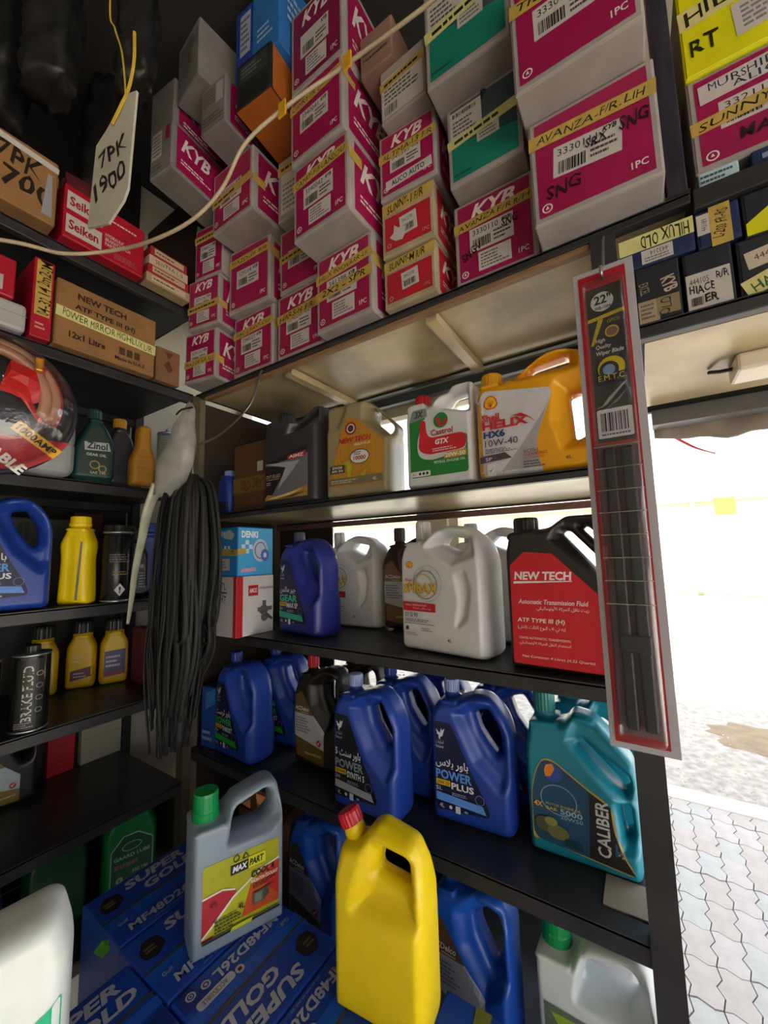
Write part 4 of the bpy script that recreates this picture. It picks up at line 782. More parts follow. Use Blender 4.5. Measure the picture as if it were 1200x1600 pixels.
# on the battery cartons
YEL = 'c9c410'
bottle(CJ, 'coolant_jug', 'grey coolant jug with a green cap and lime label standing on battery cartons', 'coolant jug', (-.812, .508, -.7998), 68, P_GREY, (.17, .0265, .835, .055, P_GRN, 0, 'smooth'), [
    ('p', [(.10, .12), (.92, .12), (.92, .60), (.10, .60)], 'a8a81c'), ('p', [(.10, .12), (.20, .12), (.45, .36), (.30, .40), (.10, .39)], 'b02434'), ('p', [(.10, .14), (.92, .16), (.92, .45), (.72, .43), (.42, .32), (.22, .20)], 'b8b81a'), ('p', [(.50, .16), (.92, .16), (.92, .45), (.74, .43), (.60, .36)], 'c4501e'), ('p', [(.92, .2), (.92, .44), (.80, .40), (.76, .3)], 'c02a1e'), ('p', [(.10, .14), (.22, .20), (.42, .32), (.72, .43), (.92, .45), (.92, .462), (.72, .442), (.41, .335), (.21, .215), (.10, .155)], 'e4e4d0'), ('p', [(.10, .392), (.3, .402), (.43, .37), (.43, .38), (.3, .414), (.10, .404)], 'e4e4d0'),
    ('r', .38, .475, .76, .55, 'd4d410'), ('r', .38, .475, .57, .545, '161616'), ('t', 'MAX', .40, .49, .56, .53, 'e8e8e8', {'b': .04, 's': .2}), ('t', 'PART', .58, .49, .74, .535, '161616', {'b': .04, 's': .2}), ('ring', .44, .578, .035, .01, '2a2a10'), ('p', [(.5, .56), (.58, .56), (.54, .60)], '2a2a10'), ('p', [(.52, .567), (.56, .567), (.54, .588)], 'a8a81c'), ('t', 'COOL 4', .60, .40, .86, .445, '1c1c10', {'b': .03, 's': .1}), ('t', 'RADIATOR COOLANT', .60, .365, .9, .39, 'ece4d8', {'b': .02}), ('lines', .62, .32, .9, .355, 2, '5a2a14'), ('r', .62, .215, .74, .295, '55584a'), ('r', .64, .225, .72, .285, '7a7e70'), ('p', [(.74, .22), (.80, .25), (.78, .29), (.88, .31), (.74, .30)], '4a4038'), ('t', '4%', .17, .33, .25, .36, '3a1014'), ('t', '4L', .46, .235, .53, .275, '1c1c10', {'b': .02}), ('lines', .22, .15, .5, .24, 4, '3c3c14'), ('r', .10, .12, .92, .135, '1a1a10'), ('p', [(.38, .12), (.60, .12), (.62, .145), (.40, .145)], 'd4d410')])
yj = bottle(YJ, 'jerry_can', 'plain bright yellow can with a red cap in the foreground', 'can', (-.532, .604, -.7998), 6, P_YEL, None)
nk = obj('neck', lathe_me([(.021, 0), (.019, .035)], 24), P_YEL, yj, (-.060, 0, .262), True); nk.rotation_euler = (0, math.radians(-28), 0)
cp = obj('cap', cap_me(.0225, .026, P_RED), None, nk, (0, 0, .022))
bottle(CJ, 'coolant_jug', 'translucent white jug with a tall green cap at the lower right', 'coolant jug', (-.240, .852, ZB), -2, P_CRM, (.17, .0265, .835, .065, P_GRN, 0, 'smooth'), [('p', [(.08, .10), (.92, .10), (.92, .58), (.08, .58)], '5c6a5c'), ('p', [(.14, .54), (.5, .56), (.3, .40)], '8fa82c')])
bottle(SX, 'oil_jug', 'pale grey jug standing behind the green capped jug on the lowest shelf', 'oil jug', (-.262, 1.06, ZB), 0, P_WHITE, SXC, ())
WJ = mould('whitejug', .20, .30, .12, [(0, 0), (1, 0), (1, .80), (.93, .97), (.84, 1.0), (.30, .93), (.26, .82), (.05, .82), (0, .78)], [[(.30, .56), (.36, .66), (.50, .60), (.46, .48)]], .022, .02, (.14, .02, .78, .86))
bottle(WJ, 'coolant_jug', 'white jug with mint green lower half, cut by the left frame edge', 'coolant jug', (-.80, .085, -.7998), 66, plastic('milk_white_plastic', 'f2f7f4', .4, trans=.4), (.14, .024, .83, .05, P_GRN, 0, 'smooth'), [('p', [(.05, .02), (.97, .02), (.97, .68), (.76, .60), (.40, .54), (.05, .50)], '2cc08a', {'c': .006})])

# ================================================================== boxes on the street-side rack
DN = mat('denki_blue_card', '1d7cc0', .4, 0, .1, 8); CHK = 'c8dcec'
carton('alternator_carton', 'white carton with a red corner band on the middle shelf, under the blue one', 'carton', .10, .185, .145, (-1.154, .780, Z1), 0, mat('white_gloss_card', 'c9c4c6', .45, 0, .06, 9), [('r', .86, 0, 1.0, 1.0, 'b81c26'), ('h', '2TL', .1, .78, .5, .9, '2a2a2e', {'b': .01}), ('h', 'SHT', .1, .55, .5, .68, '2a2a2e', {'b': .01}), ('lines', .05, .7, .6, .76, 1, '202024')],
    right=[('r', 0, 0, .16, 1.0, 'b81c26'), ('r', .30, .66, .56, .84, 'b81c26'), ('t', 'AMCO', .33, .71, .53, .79, 'ece4e4', {'b': .03}), ('t', 'POWER STEERING', .60, .76, .98, .80, '3a3a40'), ('o', .72, .40, .13, '4c4c4a', {'ry': .08}), ('r', .55, .38, .95, .45, '5c5c58'), ('r', .68, .45, .78, .56, '52524e'), ('o', .74, .28, .10, '605e5a', {'ry': .08}), ('p', [(.72, .3), (.95, .2), (.97, .24), (.78, .36)], '4a4a48')], flap=False)
carton('alternator_carton', 'blue checked alternator carton resting on the white carton', 'carton', .095, .155, .14, (-1.152, .784, Z1+.1853), 0, DN, [('p', [(.25, .78), (.7, .74), (.85, .84), (.6, .95), (.3, .9)], 'a9b4b8'), ('t', 'DEN', .02, .82, .3, .92, 'dbe4f0', {'b': .03}), ('r', .3, .55, .42, .62, CHK), ('r', .5, .55, .62, .62, CHK), ('r', 0, .42, 1, .55, M_TAPE, {'r': -2}), ('h', 'OPE', .55, .45, .85, .53, '302a10', {'b': .01}), ('r', .05, .12, .62, .36, M_STK), ('lines', .1, .16, .56, .32, 3, '606060')],
    right=[('r', .02, .02, .98, .98, mat('denki_sky_card', '45a4dc', .4, 0, .1, 8), {'part': 'print_panel'}), ('t', 'DENKI', .10, .78, .55, .92, 'e8ecf4', {'b': .04}), ('r', .10, .55, .20, .64, CHK), ('r', .20, .64, .30, .73, CHK), ('r', .30, .55, .40, .64, CHK), ('r', .20, .46, .30, .55, CHK), ('r', 0, .44, .22, .56, M_TAPE), ('o', .62, .52, .22, 'b8c4d4', {'ry': .24}), ('ring', .62, .52, .17, .03, '5a7ca8', {'ry': .18}), ('o', .75, .42, .12, '4a6ab4', {'ry': .13}), ('o', .75, .42, .05, 'c8d4e8', {'ry': .055}), ('p', [(.08, .08), (.5, .1), (.48, .17), (.10, .15)], 'dc9cb4')], flap=False)
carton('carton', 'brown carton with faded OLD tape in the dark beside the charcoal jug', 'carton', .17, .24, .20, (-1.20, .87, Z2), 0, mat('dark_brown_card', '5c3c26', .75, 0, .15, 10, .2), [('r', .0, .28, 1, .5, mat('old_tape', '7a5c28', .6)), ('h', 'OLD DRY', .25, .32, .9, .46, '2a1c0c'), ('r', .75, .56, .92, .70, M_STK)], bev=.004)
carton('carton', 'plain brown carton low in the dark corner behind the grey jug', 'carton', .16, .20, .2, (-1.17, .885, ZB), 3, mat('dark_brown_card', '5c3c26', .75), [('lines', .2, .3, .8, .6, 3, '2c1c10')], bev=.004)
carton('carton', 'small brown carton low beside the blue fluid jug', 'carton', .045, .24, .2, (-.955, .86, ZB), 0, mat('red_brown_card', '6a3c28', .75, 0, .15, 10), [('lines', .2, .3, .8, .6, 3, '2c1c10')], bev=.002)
def crumple(pts, seed, amp, sub=3):
    bm = bmesh.new(); vs = [bm.verts.new(p) for p in pts]; bmesh.ops.convex_hull(bm, input=vs)
    bmesh.ops.delete(bm, geom=[v for v in bm.verts if not v.link_faces], context='VERTS')
    bmesh.ops.subdivide_edges(bm, edges=bm.edges[:], cuts=sub, use_grid_fill=True); bmesh.ops.triangulate(bm, faces=bm.faces[:])
    rnd = random.Random(seed)
    for v in bm.verts: v.co += Vector((rnd.uniform(-amp, amp), rnd.uniform(-amp, amp), rnd.uniform(-amp, amp)))
    return bm_mesh(bm)
def corners(sx, sy, sz, top=.8): return [(x*sx*(top if z else 1), y*sy*(top if z else 1), z*sz) for x in (-1, 1) for y in (-1, 1) for z in (0, 1)]
cb = obj('foil_pouch', crumple(corners(.075, .05, .085, .75), 4, .006), mat('copper_foil', 'c88a60', .25, .7, .15, 20)); cb.location = (-1.125, .945, ZB+.206+EYE); tag(cb, 'crumpled copper foil pouch on the brown carton behind the grey coolant jug', 'pouch')
bl = carton('spare_part_box', 'blue printed box standing behind the hanging belts', 'carton', .072, .20, .16, (-1.345, .86, Z0), 4, mat('mid_blue_card', '1c4a9c', .45, 0, .12, 8), [('p', [(.3, .62), (1, .75), (1, 1), (.3, .9)], '3a78c4'), ('lines', .1, .1, .8, .3, 2, '8fa8d0')], flap=False)
bp = bottle(mould('pillbottle', .07, .15, .06, [(0, 0), (1, 0), (1, .8), (.7, .95), (.3, .95), (0, .8)], (), .018, .015, (.5, .018, .9, .96), voxel=.0035), 'fluid_bottle', 'small blue bottle in the dark corner behind the plastic bag', 'bottle', (-1.285, .86, Z2), 0, P_BLUE, (.5, .019, .94, .02, P_LILAC), [('r', .1, .1, .9, .3, '1a1c28')])

# ================================================================== battery cartons in front
BB = mat('battery_blue_card', '2350bc', .42, 0, .12, 7); BD = '123078'
def batt(): return [('p', [(0, .30), (1, .30), (1, .42), (0, .50)], '2060d0'), ('p', [(0, .44), (1, .47), (1, .50), (0, .47)], '4e4a30'), ('t', 'SUPER', .30, .76, .88, .92, 'c4c6d0', {'b': .04, 's': .2}), ('t', 'GOLD', .42, .56, .94, .72, 'c4c6d0', {'b': .04, 's': .2}), ('p', [(.06, .72), (.13, .86), (.24, .82), (.25, .66), (.16, .56), (.07, .60)], '2a2620', {'c': .008}), ('lines', .10, .66, .22, .76, 2, '8a7a48'), ('t', 'MF48D26L', .12, .10, .72, .22, 'c4c6d0', {'b': .03, 's': .1}), ('r', .06, .26, .2, .34, '2a5cc0'), ('t', 'Gulf', .08, .275, .16, .325, 'c4c6d0'), ('lines', .3, .03, .7, .07, 1, '6a80c0'), ('p', [(.84, .04), (.98, .04), (.98, .24), (.84, .24)], '16348a')]
def batt2(): return batt()+[('r', .62, .24, .92, .34, 'c4c6d0', {'c': .008}), ('t', 'ACCESSIBLE', .68, .265, .88, .315, '3a3a50'), ('o', .58, .31, .035, 'c4c6d0'), ('r', .565, .29, .595, .33, '7a1c24'), ('o', .79, .15, .035, 'c4c6d0'), ('ring', .79, .15, .022, .01, '3a3a50'), ('ring', .90, .13, .036, .012, 'c4c6d0'), ('ring', .90, .13, .016, .008, 'c4c6d0')]
GB = 'battery cartons in the foreground'
def battery(label, xl, yl, yaw, items, z=-1.025):
    W, D = .253, .188
    # carton footprint: x from xl to xl+D, y from yl to yl+W
    loc = (xl+D, yl, z) if yaw > 0 else (xl, yl+W, z)
    return carton('battery_carton', label, 'carton', W, .225, D, loc, yaw, BB, [('t', 'SUPER GOLD', .1, .5, .9, .75, 'c4c6d0', {'b': .03})], top=items, flap=False, group=GB, bev=.004)
battery('blue battery carton at the far left of the pile, below the green bottle', -1.168, .456, 90, batt())
battery('blue battery carton under the left side of the grey coolant jug', -.977, .452, 90, batt())
battery('blue battery carton with round pictograms right of the grey coolant jug', -.786, .454, -90, batt2())
battery('blue battery carton beneath the plain yellow can', -.595, .456, -90, batt2())
battery('blue battery carton whose far corner shows right of the yellow can', -.370, .490, -90, [('p', [(.0, .3), (.5, .4), (.5, .5), (.0, .45)], '8a8a3a'), ('t', 'SUPER GOLD', .1, .6, .9, .8, 'c4c6d0', {'b': .04})])
battery('blue battery carton nearest the viewer beside the white jug', -.930, .196, 90, batt())
battery('blue battery carton at the bottom frame edge left of the yellow can', -.739, .196, 90, batt2())
st = thing('low_counter', 'low wooden counter that carries the battery cartons', 'counter', (-.75, .45, -1.6))
obj('top', box_me(-.44, .60, -.27, .32, .545, .575, .004), M_BROWN, st)
for x in (-.41, .56):
    for y in (-.24, .28): obj('leg', box_me(x-.02, x+.02, y-.02, y+.02, 0, .545), M_BROWN, st)

# ================================================================== left rack: cartons
Y90 = 90
def lcarton(name, label, y0, y1, h, z, d, m, front, x=XF, under=False, yaw=90, right=(), cat='carton', bev=.004, group=None, flap=True):
    return carton(name, label, cat, y1-y0, h, d, (x, y0, z), yaw, m, front, right=right, group=group, bev=bev, flap=flap)
CK = '241a12'
lcarton('carton', 'brown carton hand marked 7PK 1700 on the upper left shelf', .12, .352, .19, .9202, .30, M_BROWN, [('h', '7PK', .45, .56, .85, .84, CK, {'b': .015, 'r': -6}), ('h', '1700', .40, .24, .95, .52, CK, {'b': .015, 'r': -6}), ('r', .0, .86, 1, .95, M_STK, {'r': -3}), ('p', [(.86, .1), (.96, .1), (.94, .75), (.9, .75)], '8f9096')], x=-1.29, right=[('r', 0, .62, .5, .8, M_TAPEP, {'part': 'tape'})])
SK = mat('seiken_red_card', 'a80f26', .45, 0, .1, 9)
lcarton('brake_part_carton', 'red brake parts carton with two white panels on the upper left shelf', .372, .590, .165, .9202, .25, SK, [('r', .03, .54, .44, .88, 'bcb3ae'), ('t', 'Seiken', .06, .62, .40, .80, '9c1424', {'b': .03}), ('r', .03, .10, .44, .44, 'bcb3ae'), ('t', 'Seiken', .06, .18, .40, .36, '9c1424', {'b': .03}), ('t', 'HYDRAULIC', .48, .42, .72, .49, 'd0b8b8', {'b': .02}), ('t', 'BRAKE/CLUTCH', .48, .33, .80, .40, 'd0b8b8', {'b': .02}), ('t', 'PARTS', .48, .24, .62, .31, 'd0b8b8', {'b': .02}), ('lines', .6, .08, .95, .2, 5, 'b06070'), ('lines', .55, .75, .95, .82, 1, 'd0b8b8'), ('lines', .7, .56, .92, .68, 4, '883044')], x=-1.305)
for k, (c, t, lb) in enumerate((('a8926e', '', 'flat tan box at the bottom of the small stack beside the red brake parts carton'), ('a01c28', '', 'thin red box second in the small stack beside the red brake parts carton'), ('c0a890', 'SENTRA L-5', 'pale box with writing in the small stack beside the red brake parts carton'), ('982028', '', 'red box on top of the small stack beside the red brake parts carton'))):
    lcarton('spare_part_box', lb, .598+k*.003, .745-k*.004, .032, .9202+.0325*k, .16, mat('stackcard_'+c, c, .6, 0, .1, 9), [('r', .1, .2, .9, .85, 'b8a488' if k % 2 else 'c4b49c')]+([('h', t, .15, .3, .85, .75, '5a3020')] if t else [('lines', .15, .35, .8, .7, 1, '6a3a30')]), x=-1.30, group='small boxes beside the red brake parts carton', bev=.0015, flap=False)
lcarton('carton', 'brown oil carton with a long pale taped note', .372, .640, .195, .6022, .26, M_BROWN, [('t', 'NEW TECH', .18, .78, .66, .88, '3a281a', {'b': .04}), ('t', 'ATF TYPE III (H)', .16, .60, .76, .70, CK, {'b': .03}), ('r', 0, .40, 1.0, .56, M_TAPEP, {'r': -2, 'part': 'tape'}), ('h', 'POWER MIRROR HIGHLUX L/R', .05, .43, .96, .54, '33361c', {'r': -2}), ('t', '12x1 Litre', .12, .16, .46, .26, CK, {'b': .03}), ('r', .60, .18, .66, .3, '4a3420'), ('r', .68, .18, .74, .3, '4a3420'), ('r', .76, .18, .82, .3, '4a3420'), ('t', 'Made in U.A.E', .56, .08, .88, .14, CK, {'b': .02})], x=-1.312)
lcarton('carton', 'plain small brown carton beside the taped oil carton', .648, .730, .12, .6022, .2, mat('tan_cardboard', '7d5638', .75, 0, .12, 14, .2), [('p', [(.3, .9), (.7, .9), (.5, .7)], '5a3a24'), ('p', [(.3, .5), (.5, .66), (.7, .4), (.5, .3)], '5a3a24')], x=-1.32)
lcarton('brake_part_carton', 'narrow red carton with vertical tape note standing on the left shelf', .322, .366, .225, .6022, .25, SK, [('r', .12, .28, .88, .98, M_TAPE, {'part': 'tape'}), ('h', '04-32 14 2m2-2M', -1.2, .58, 2.3, .70, '1c140a', {'r': 90, 'b': .01}), ('lines', .2, .1, .7, .2, 2, 'c89090')], x=-1.315, flap=False, bev=.002)
lcarton('carton', 'grey white plastic tray box at the left frame edge', .05, .315, .075, .6022, .22, mat('grey_white_plastic', 'a7a5a4', .4, 0, .06, 9), [('r', .0, .55, 1, .58, '8a8886')], x=-1.315, flap=False, bev=.01)
lcarton('brake_part_carton', 'red box with white panels on top of the grey white tray box', .05, .285, .105, .6774, .2, SK, [('r', .3, .55, .86, .95, 'bcb3ae'), ('t', 'Seiken', .5, .62, .82, .86, '9c1424', {'b': .03}), ('r', .3, .12, .9, .5, 'b0a8a4'), ('bars', .7, .2, .86, .36, '404040')], x=-1.305, flap=False)
# left rack: bottles (front toward +x)
def L1(key, W, H, D, out_, **k): return mould(key, W, H, D, out_, voxel=.0036, **k)
ZN = L1('zinol', .105, .205, .07, [(0, 0), (1, 0), (1, .55), (.8, .78), (.62, .90), (.36, .90), (.22, .72), (0, .45)], rc=.02, bev=.016, neck=(.5, .016, .86, .95), holes=())
HB = L1('horn', .07, .205, .06, [(0, 0), (1, 0), (1, .42), (.82, .60), (.80, .95), (.25, .95), (.22, .60), (0, .42)], rc=.016, bev=.014)
RB = L1('roundb', .075, .205, .06, [(0, 0), (1, 0), (1, .72), (.72, .90), (.28, .90), (0, .72)], rc=.02, bev=.018, neck=(.5, .016, .86, .96))
SQ = L1('squareb', .085, .205, .065, [(0, 0), (1, 0), (1, .68), (.76, .88), (.24, .88), (0, .68)], rc=.016, bev=.016, neck=(.5, .026, .84, .94))
YT = L1('tallb', .088, .245, .062, [(0, 0), (1, 0), (.94, .55), (1.0, .72), (.82, .88), (.78, .91), (.24, .91), (.2, .88), (0, .72), (.06, .55)], rc=.014, bev=.018, neck=(.5, .021, .88, .94), recess=[([(.32, .06), (.5, .06), (.5, .8), (.32, .8)], .06, .01)])
BG = L1('bulge', .11, .21, .09, [(0, 0), (1, 0), (1, .42), (.97, .44), (1, .46), (1, .72), (.8, .98), (.2, .98), (0, .72)], rc=.03, bev=.03)
P_ZIN = plastic('pine_green_plastic', '123f3e', .35); P_ORG = plastic('ochre_plastic', 'b07a1c', .4); P_DK = plastic('slate_dark_plastic', '33353c', .4); P_Y2 = plastic('mustard_plastic', 'd2a808', .4)
z4, z3, z2, z1 = .2352, -.1218, -.4298, -.7298
bottle(BG, 'fluid_bottle', 'rounded pale grey bottle beside the pine green bottles', 'bottle', (-1.30, .330, z4), 90, plastic('pale_grey_plastic', '97999e', .4), None, [('r', .05, .05, .95, .4, 'a3a8aa')])
bottle(BG, 'fluid_bottle', 'rounded pale grey bottle behind the round cable pack', 'bottle', (-1.31, .22, z4), 90, plastic('pale_grey_plastic', '97999e', .4), None, ())
bottle(ZN, 'oil_bottle', 'pine green gear oil bottle with a label showing gears', 'bottle', (-1.325, .435, z4), 80, P_ZIN, (.5, .018, .92, .03, P_ZIN), [('p', [(.14, .06), (.90, .06), (.90, .56), (.62, .78), (.42, .76), (.16, .46)], '22382f', {'c': .006}), ('p', [(.26, .42), (.86, .44), (.80, .56), (.24, .54)], 'b4b6b4'), ('t', 'Zinol', .30, .445, .78, .545, '1c3a50', {'b': .03}), ('t', 'GEAR OIL', .30, .345, .76, .385, 'c8ccc8', {'b': .02}), ('ring', .5, .22, .12, .03, 'a08a50'), ('ring', .68, .17, .10, .03, 'a08a50'), ('t', 'SAE 140', .40, .09, .76, .125, 'c8ccc8')])
bottle(ZN, 'oil_bottle', 'pine green bottle standing behind the labelled green one', 'bottle', (-1.425, .385, z4), 90, P_ZIN, (.5, .018, .92, .045, P_ZIN), ())
bottle(RB, 'oil_bottle', 'slate bottle with an orange cap next to the labelled green bottle', 'bottle', (-1.36, .541, z4), 90, P_DK, (.5, .019, .93, .03, P_ORG), ())
bottle(HB, 'oil_bottle', 'ochre bottle seen edge on with moulded ribs', 'bottle', (-1.30, .578, z4), 80, P_ORG, None, [('r', .2, .18+.085*0, .8, .183, '6a4408'), ('r', .2, .265, .8, .269, '6a4408'), ('r', .2, .35, .8, .354, '6a4408'), ('r', .2, .435, .8, .44, '6a4408')])
def can(name, label, x, y, z, r, h, m, prof=None, items=(), yaw=80, capm=None, group=None):
    root = thing(name, label, 'can', (x, y, z), yaw, group)
    obj('body', lathe_me(prof or [(r*.97, 0), (r, .004), (r, h*.88), (r*.96, h*.9), (r*.96, h*.905)], 40), m, root, None, True)
    ru = mat('bright_tin_rim', 'aab0b8', .25, .8, .1, 20)
    for zz in (0.002, h*.88): 
        obj('rim', lathe_me([(r*1.0, 0), (r*1.025, .002), (r*1.025, .004), (r*1.0, .006)], 40), ru, root, (0, 0, zz), True)
    obj('cap', lathe_me([(r*.42, 0), (r*.42, h*.09), (r*.36, h*.10), (r*.3, h*.10)], 32, rib=.04, ribs=1), capm or ru, root, (0, 0, h*.90))
    if items:
        P = Prints(); draw(P, items, lambda u, v, o: ((r+o)*math.sin((u/(2*r)-.5)*2.4), -(r+o)*math.cos((u/(2*r)-.5)*2.4), v), 2*r, h, cut=.006); P.build(root)
    return root
can('oil_tin', 'grey green tin can with a screw cap near the plastic bag', -1.283, .688, z4, .040, .195, mat('grey_tin', '7d8884', .4, .3, .1, 12), None, [('r', .05, .12, .95, .82, '6d7a70'), ('lines', .1, .3, .9, .78, 12, '4e5a50'), ('r', 0, .84, 1, .87, '30407c')])
KE = mat('grey_print_card', '4e4c48', .7, 0, .12, 9)
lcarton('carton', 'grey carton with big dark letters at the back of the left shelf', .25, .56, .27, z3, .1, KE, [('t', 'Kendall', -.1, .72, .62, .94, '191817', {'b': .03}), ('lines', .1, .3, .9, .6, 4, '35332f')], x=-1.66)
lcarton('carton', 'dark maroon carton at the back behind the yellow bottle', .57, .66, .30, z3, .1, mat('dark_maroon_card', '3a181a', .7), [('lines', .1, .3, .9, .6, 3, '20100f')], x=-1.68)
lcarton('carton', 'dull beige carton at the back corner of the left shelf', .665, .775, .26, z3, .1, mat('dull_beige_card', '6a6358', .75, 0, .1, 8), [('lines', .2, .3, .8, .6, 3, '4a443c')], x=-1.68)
bottle(EM, 'oil_jug', 'blue POWER PLUS oil jug on the left rack, cut by the frame edge', 'oil jug', (-1.36, .222, z3), 88, P_BLUE, EMC, PP, EG)
bottle(YT, 'oil_bottle', 'tall yellow bottle seen edge on with a grey level strip', 'bottle', (-1.415, .440, z3), 42, P_YEL, (.5, .0265, .925, .03, P_YEL, 0, 'smooth'), [('p', [(.62, .02), (.70, .02), (.78, .74), (.72, .74)], '7c7c74')])
can('spray_can', 'black spray can with a white warning diamond', -1.362, .578, z3, .040, .235, mat('black_can_paint', '1c1b1c', .25, .3, .1, 10), [(.037, 0), (.04, .004), (.04, .19), (.034, .205), (.034, .207)], [('p', [(.35, .16), (.5, .08), (.65, .16), (.5, .24)], 'd0d0d0'), ('t', '!', .47, .12, .53, .20, '181818', {'b': .03}), ('lines', .3, .34, .8, .4, 2, '8a7434'), ('lines', .2, .5, .8, .62, 4, '6c6c6c')], capm=P_BLKCAP)
bottle(RB, 'oil_bottle', 'black bottle with a loop grip and dark label with a red tick', 'bottle', (-1.44, .622, z3), 62, P_BLK, (.5, .017, .93, .04, P_BLKCAP), [('r', .0, .10, 1.0, .48, '1b1f38'), ('r', .0, .48, 1.0, .54, '8a8c98'), ('ring', .5, .70, .24, .04, '3c3a3c', {'ry': .12}), ('r', .32, .16, .62, .34, 'b8b8bc'), ('o', .47, .25, .10, 'b0202c'), ('lines', .68, .16, .95, .42, 6, '8a8c98')])
bottle(YT, 'oil_bottle', 'dark blue bottle half behind the hanging bag and belts', 'bottle', (-1.50, .70, z3), 70, P_BLUE, (.5, .0265, .925, .03, P_BLUE, 0, 'smooth'), ())
# brake fluid cans and yellow bottles
def brake(label, x, y): return can('brake_fluid_can', label, x, y, z2, .040, .215, mat('chrome_dark_can', '4a4846', .18, .85, .2, 6), None, [('r', .18, .05, .78, .85, '181716'), ('t', 'BRAKE FLUID', -.42, .42, 1.30, .50, 'b8b4ac', {'b': .02, 'r': 90}), ('ring', .68, .68, .08, .02, 'b09060'), ('ring', .68, .54, .08, .02, '8a8880'), ('ring', .68, .40, .08, .02, '8a8880'), ('ring', .68, .26, .08, .02, '8a8880'), ('lines', .2, .07, .6, .14, 3, '8a8880')], yaw=75, capm=P_BLKCAP, group='brake fluid cans')
brake('dark chrome brake fluid can at the front of the left rack', -1.385, .395)
brake('dark chrome brake fluid can cut by the left frame edge', -1.385, .295)
YL = [('p', [(.14, .14), (.88, .16), (.88, .58), (.14, .56)], '3a3460'), ('p', [(.14, .14), (.88, .16), (.88, .22), (.14, .2)], '8a2440'), ('lines', .2, .28, .8, .5, 3, 'a8a4bc')]
bottle(SQ, 'oil_bottle', 'mustard yellow bottle with black cap and maroon label band', 'bottle', (-1.67, .562, z2), 62, P_Y2, (.5, .031, .90, .04, P_BLKCAP), [('p', [(.2, .14), (.95, .2), (.95, .36), (.2, .30)], '5a2a44'), ('lines', .3, .42, .6, .54, 2, 'c8c0a8'), ('lines', .3, .18, .85, .28, 2, 'b8a8a8')], 'mustard bottles')
bottle(SQ, 'oil_bottle', 'mustard yellow bottle with black cap and violet square label', 'bottle', (-1.62, .648, z2), 72, P_Y2, (.5, .031, .90, .04, P_BLKCAP), YL, 'mustard bottles')
bottle(SQ, 'oil_bottle', 'mustard yellow bottle half hidden behind the brake fluid can', 'bottle', (-1.66, .455, z2), 75, P_Y2, (.5, .031, .90, .04, P_BLKCAP), (), 'mustard bottles')
MA = mat('maroon_card', '5c1c34', .5, 0, .15, 9)
lcarton('spare_part_box', 'slim maroon box behind the hanging belts on the left rack', .74, .775, .19, z2, .1, MA, [('r', .2, .05, .8, .25, 'a09094'), ('lines', .2, .3, .8, .9, 5, '8a5064')], x=-1.50, flap=False, bev=.002)
lcarton('spare_part_box', 'slim maroon box with a pink mark nearest the belts', .745, .785, .18, z2, .1, MA, [('ring', .5, .25, .3, .08, 'b07088')], x=-1.40, flap=False, bev=.002)
AS = mould('acsmall', .165, .245, .09, [(0, 0), (1, 0), (1, .80), (.90, .93), (.66, .965), (.46, .90), (.12, .88), (0, .70)], [[(.60, .80), (.80, .85), (.87, .76), (.86, .54), (.76, .50), (.62, .68)]], .018, .018, (.24, .016, .86, .93))
bottle(AS, 'fluid_jug', 'black fluid jug with gold and white label on the lower left shelf', 'oil jug', (-1.67, .345, z1), 84, P_BLK, (.24, .018, .92, .02, P_BLK), acd(0, '7c6a30', 'a9b4b8'), AG)
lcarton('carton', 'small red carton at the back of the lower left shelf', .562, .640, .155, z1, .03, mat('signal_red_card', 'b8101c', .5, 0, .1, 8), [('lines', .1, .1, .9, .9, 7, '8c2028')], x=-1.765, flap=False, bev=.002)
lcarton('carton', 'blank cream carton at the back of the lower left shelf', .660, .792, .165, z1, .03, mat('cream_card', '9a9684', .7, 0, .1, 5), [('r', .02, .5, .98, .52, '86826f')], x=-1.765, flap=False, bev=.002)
# below the lowest visible left shelf
HJ = mould('hexjug', .15, .26, .10, [(0, 0), (1, 0), (1, .72), (.82, .93), (.62, .96), (.40, .90), (.14, .90), (0, .74)], (), .016, .012, (.26, .02, .86, .97))
bottle(HJ, 'oil_jug', 'green oil jug with white outlined hexagonal label under the left shelf', 'oil jug', (-1.47, .625, -1.0498), 74, plastic('leaf_green_plastic', '0c7a3a', .38), (.26, .022, .95, .02, P_GRN), [('p', [(.12, .06), (.90, .06), (.90, .58), (.62, .70), (.34, .70), (.12, .56)], 'a8c4b0'), ('p', [(.14, .07), (.88, .07), (.88, .57), (.61, .685), (.35, .685), (.14, .55)], '0d5a38'), ('ring', .5, .56, .18, .015, 'b8ccc0', {'ry': .05}), ('t', 'GAARD LUBE', .18, .44, .84, .48, 'b8ccc0', {'b': .02}), ('lines', .2, .32, .8, .42, 1, '8a6a60'), ('t', 'SAE 140', .52, .25, .8, .29, 'b8ccc0'), ('t', 'GL-1', .56, .19, .76, .23, 'b8ccc0'), ('t', '&', .2, .1, .42, .26, '9ab0a0', {'b': .02})])
bottle(HJ, 'oil_jug', 'dark green oil jug next to the leaf green one under the left shelf', 'oil jug', (-1.50, .445, -1.0498), 80, plastic('dark_green_plastic', '0a3a26', .38), None, ())
bottle(HJ, 'oil_jug', 'dim violet oil jug deep under the left shelf', 'oil jug', (-1.46, .24, -1.0498), 82, plastic('dim_violet_plastic', '231f4a', .38), None, [('p', [(.12, .06), (.90, .06), (.90, .58), (.62, .70), (.34, .70), (.12, .56)], '4a467c'), ('p', [(.14, .07), (.88, .07), (.88, .57), (.61, .685), (.35, .685), (.14, .55)], '231f4a'), ('lines', .2, .2, .8, .5, 4, '4a467c')])
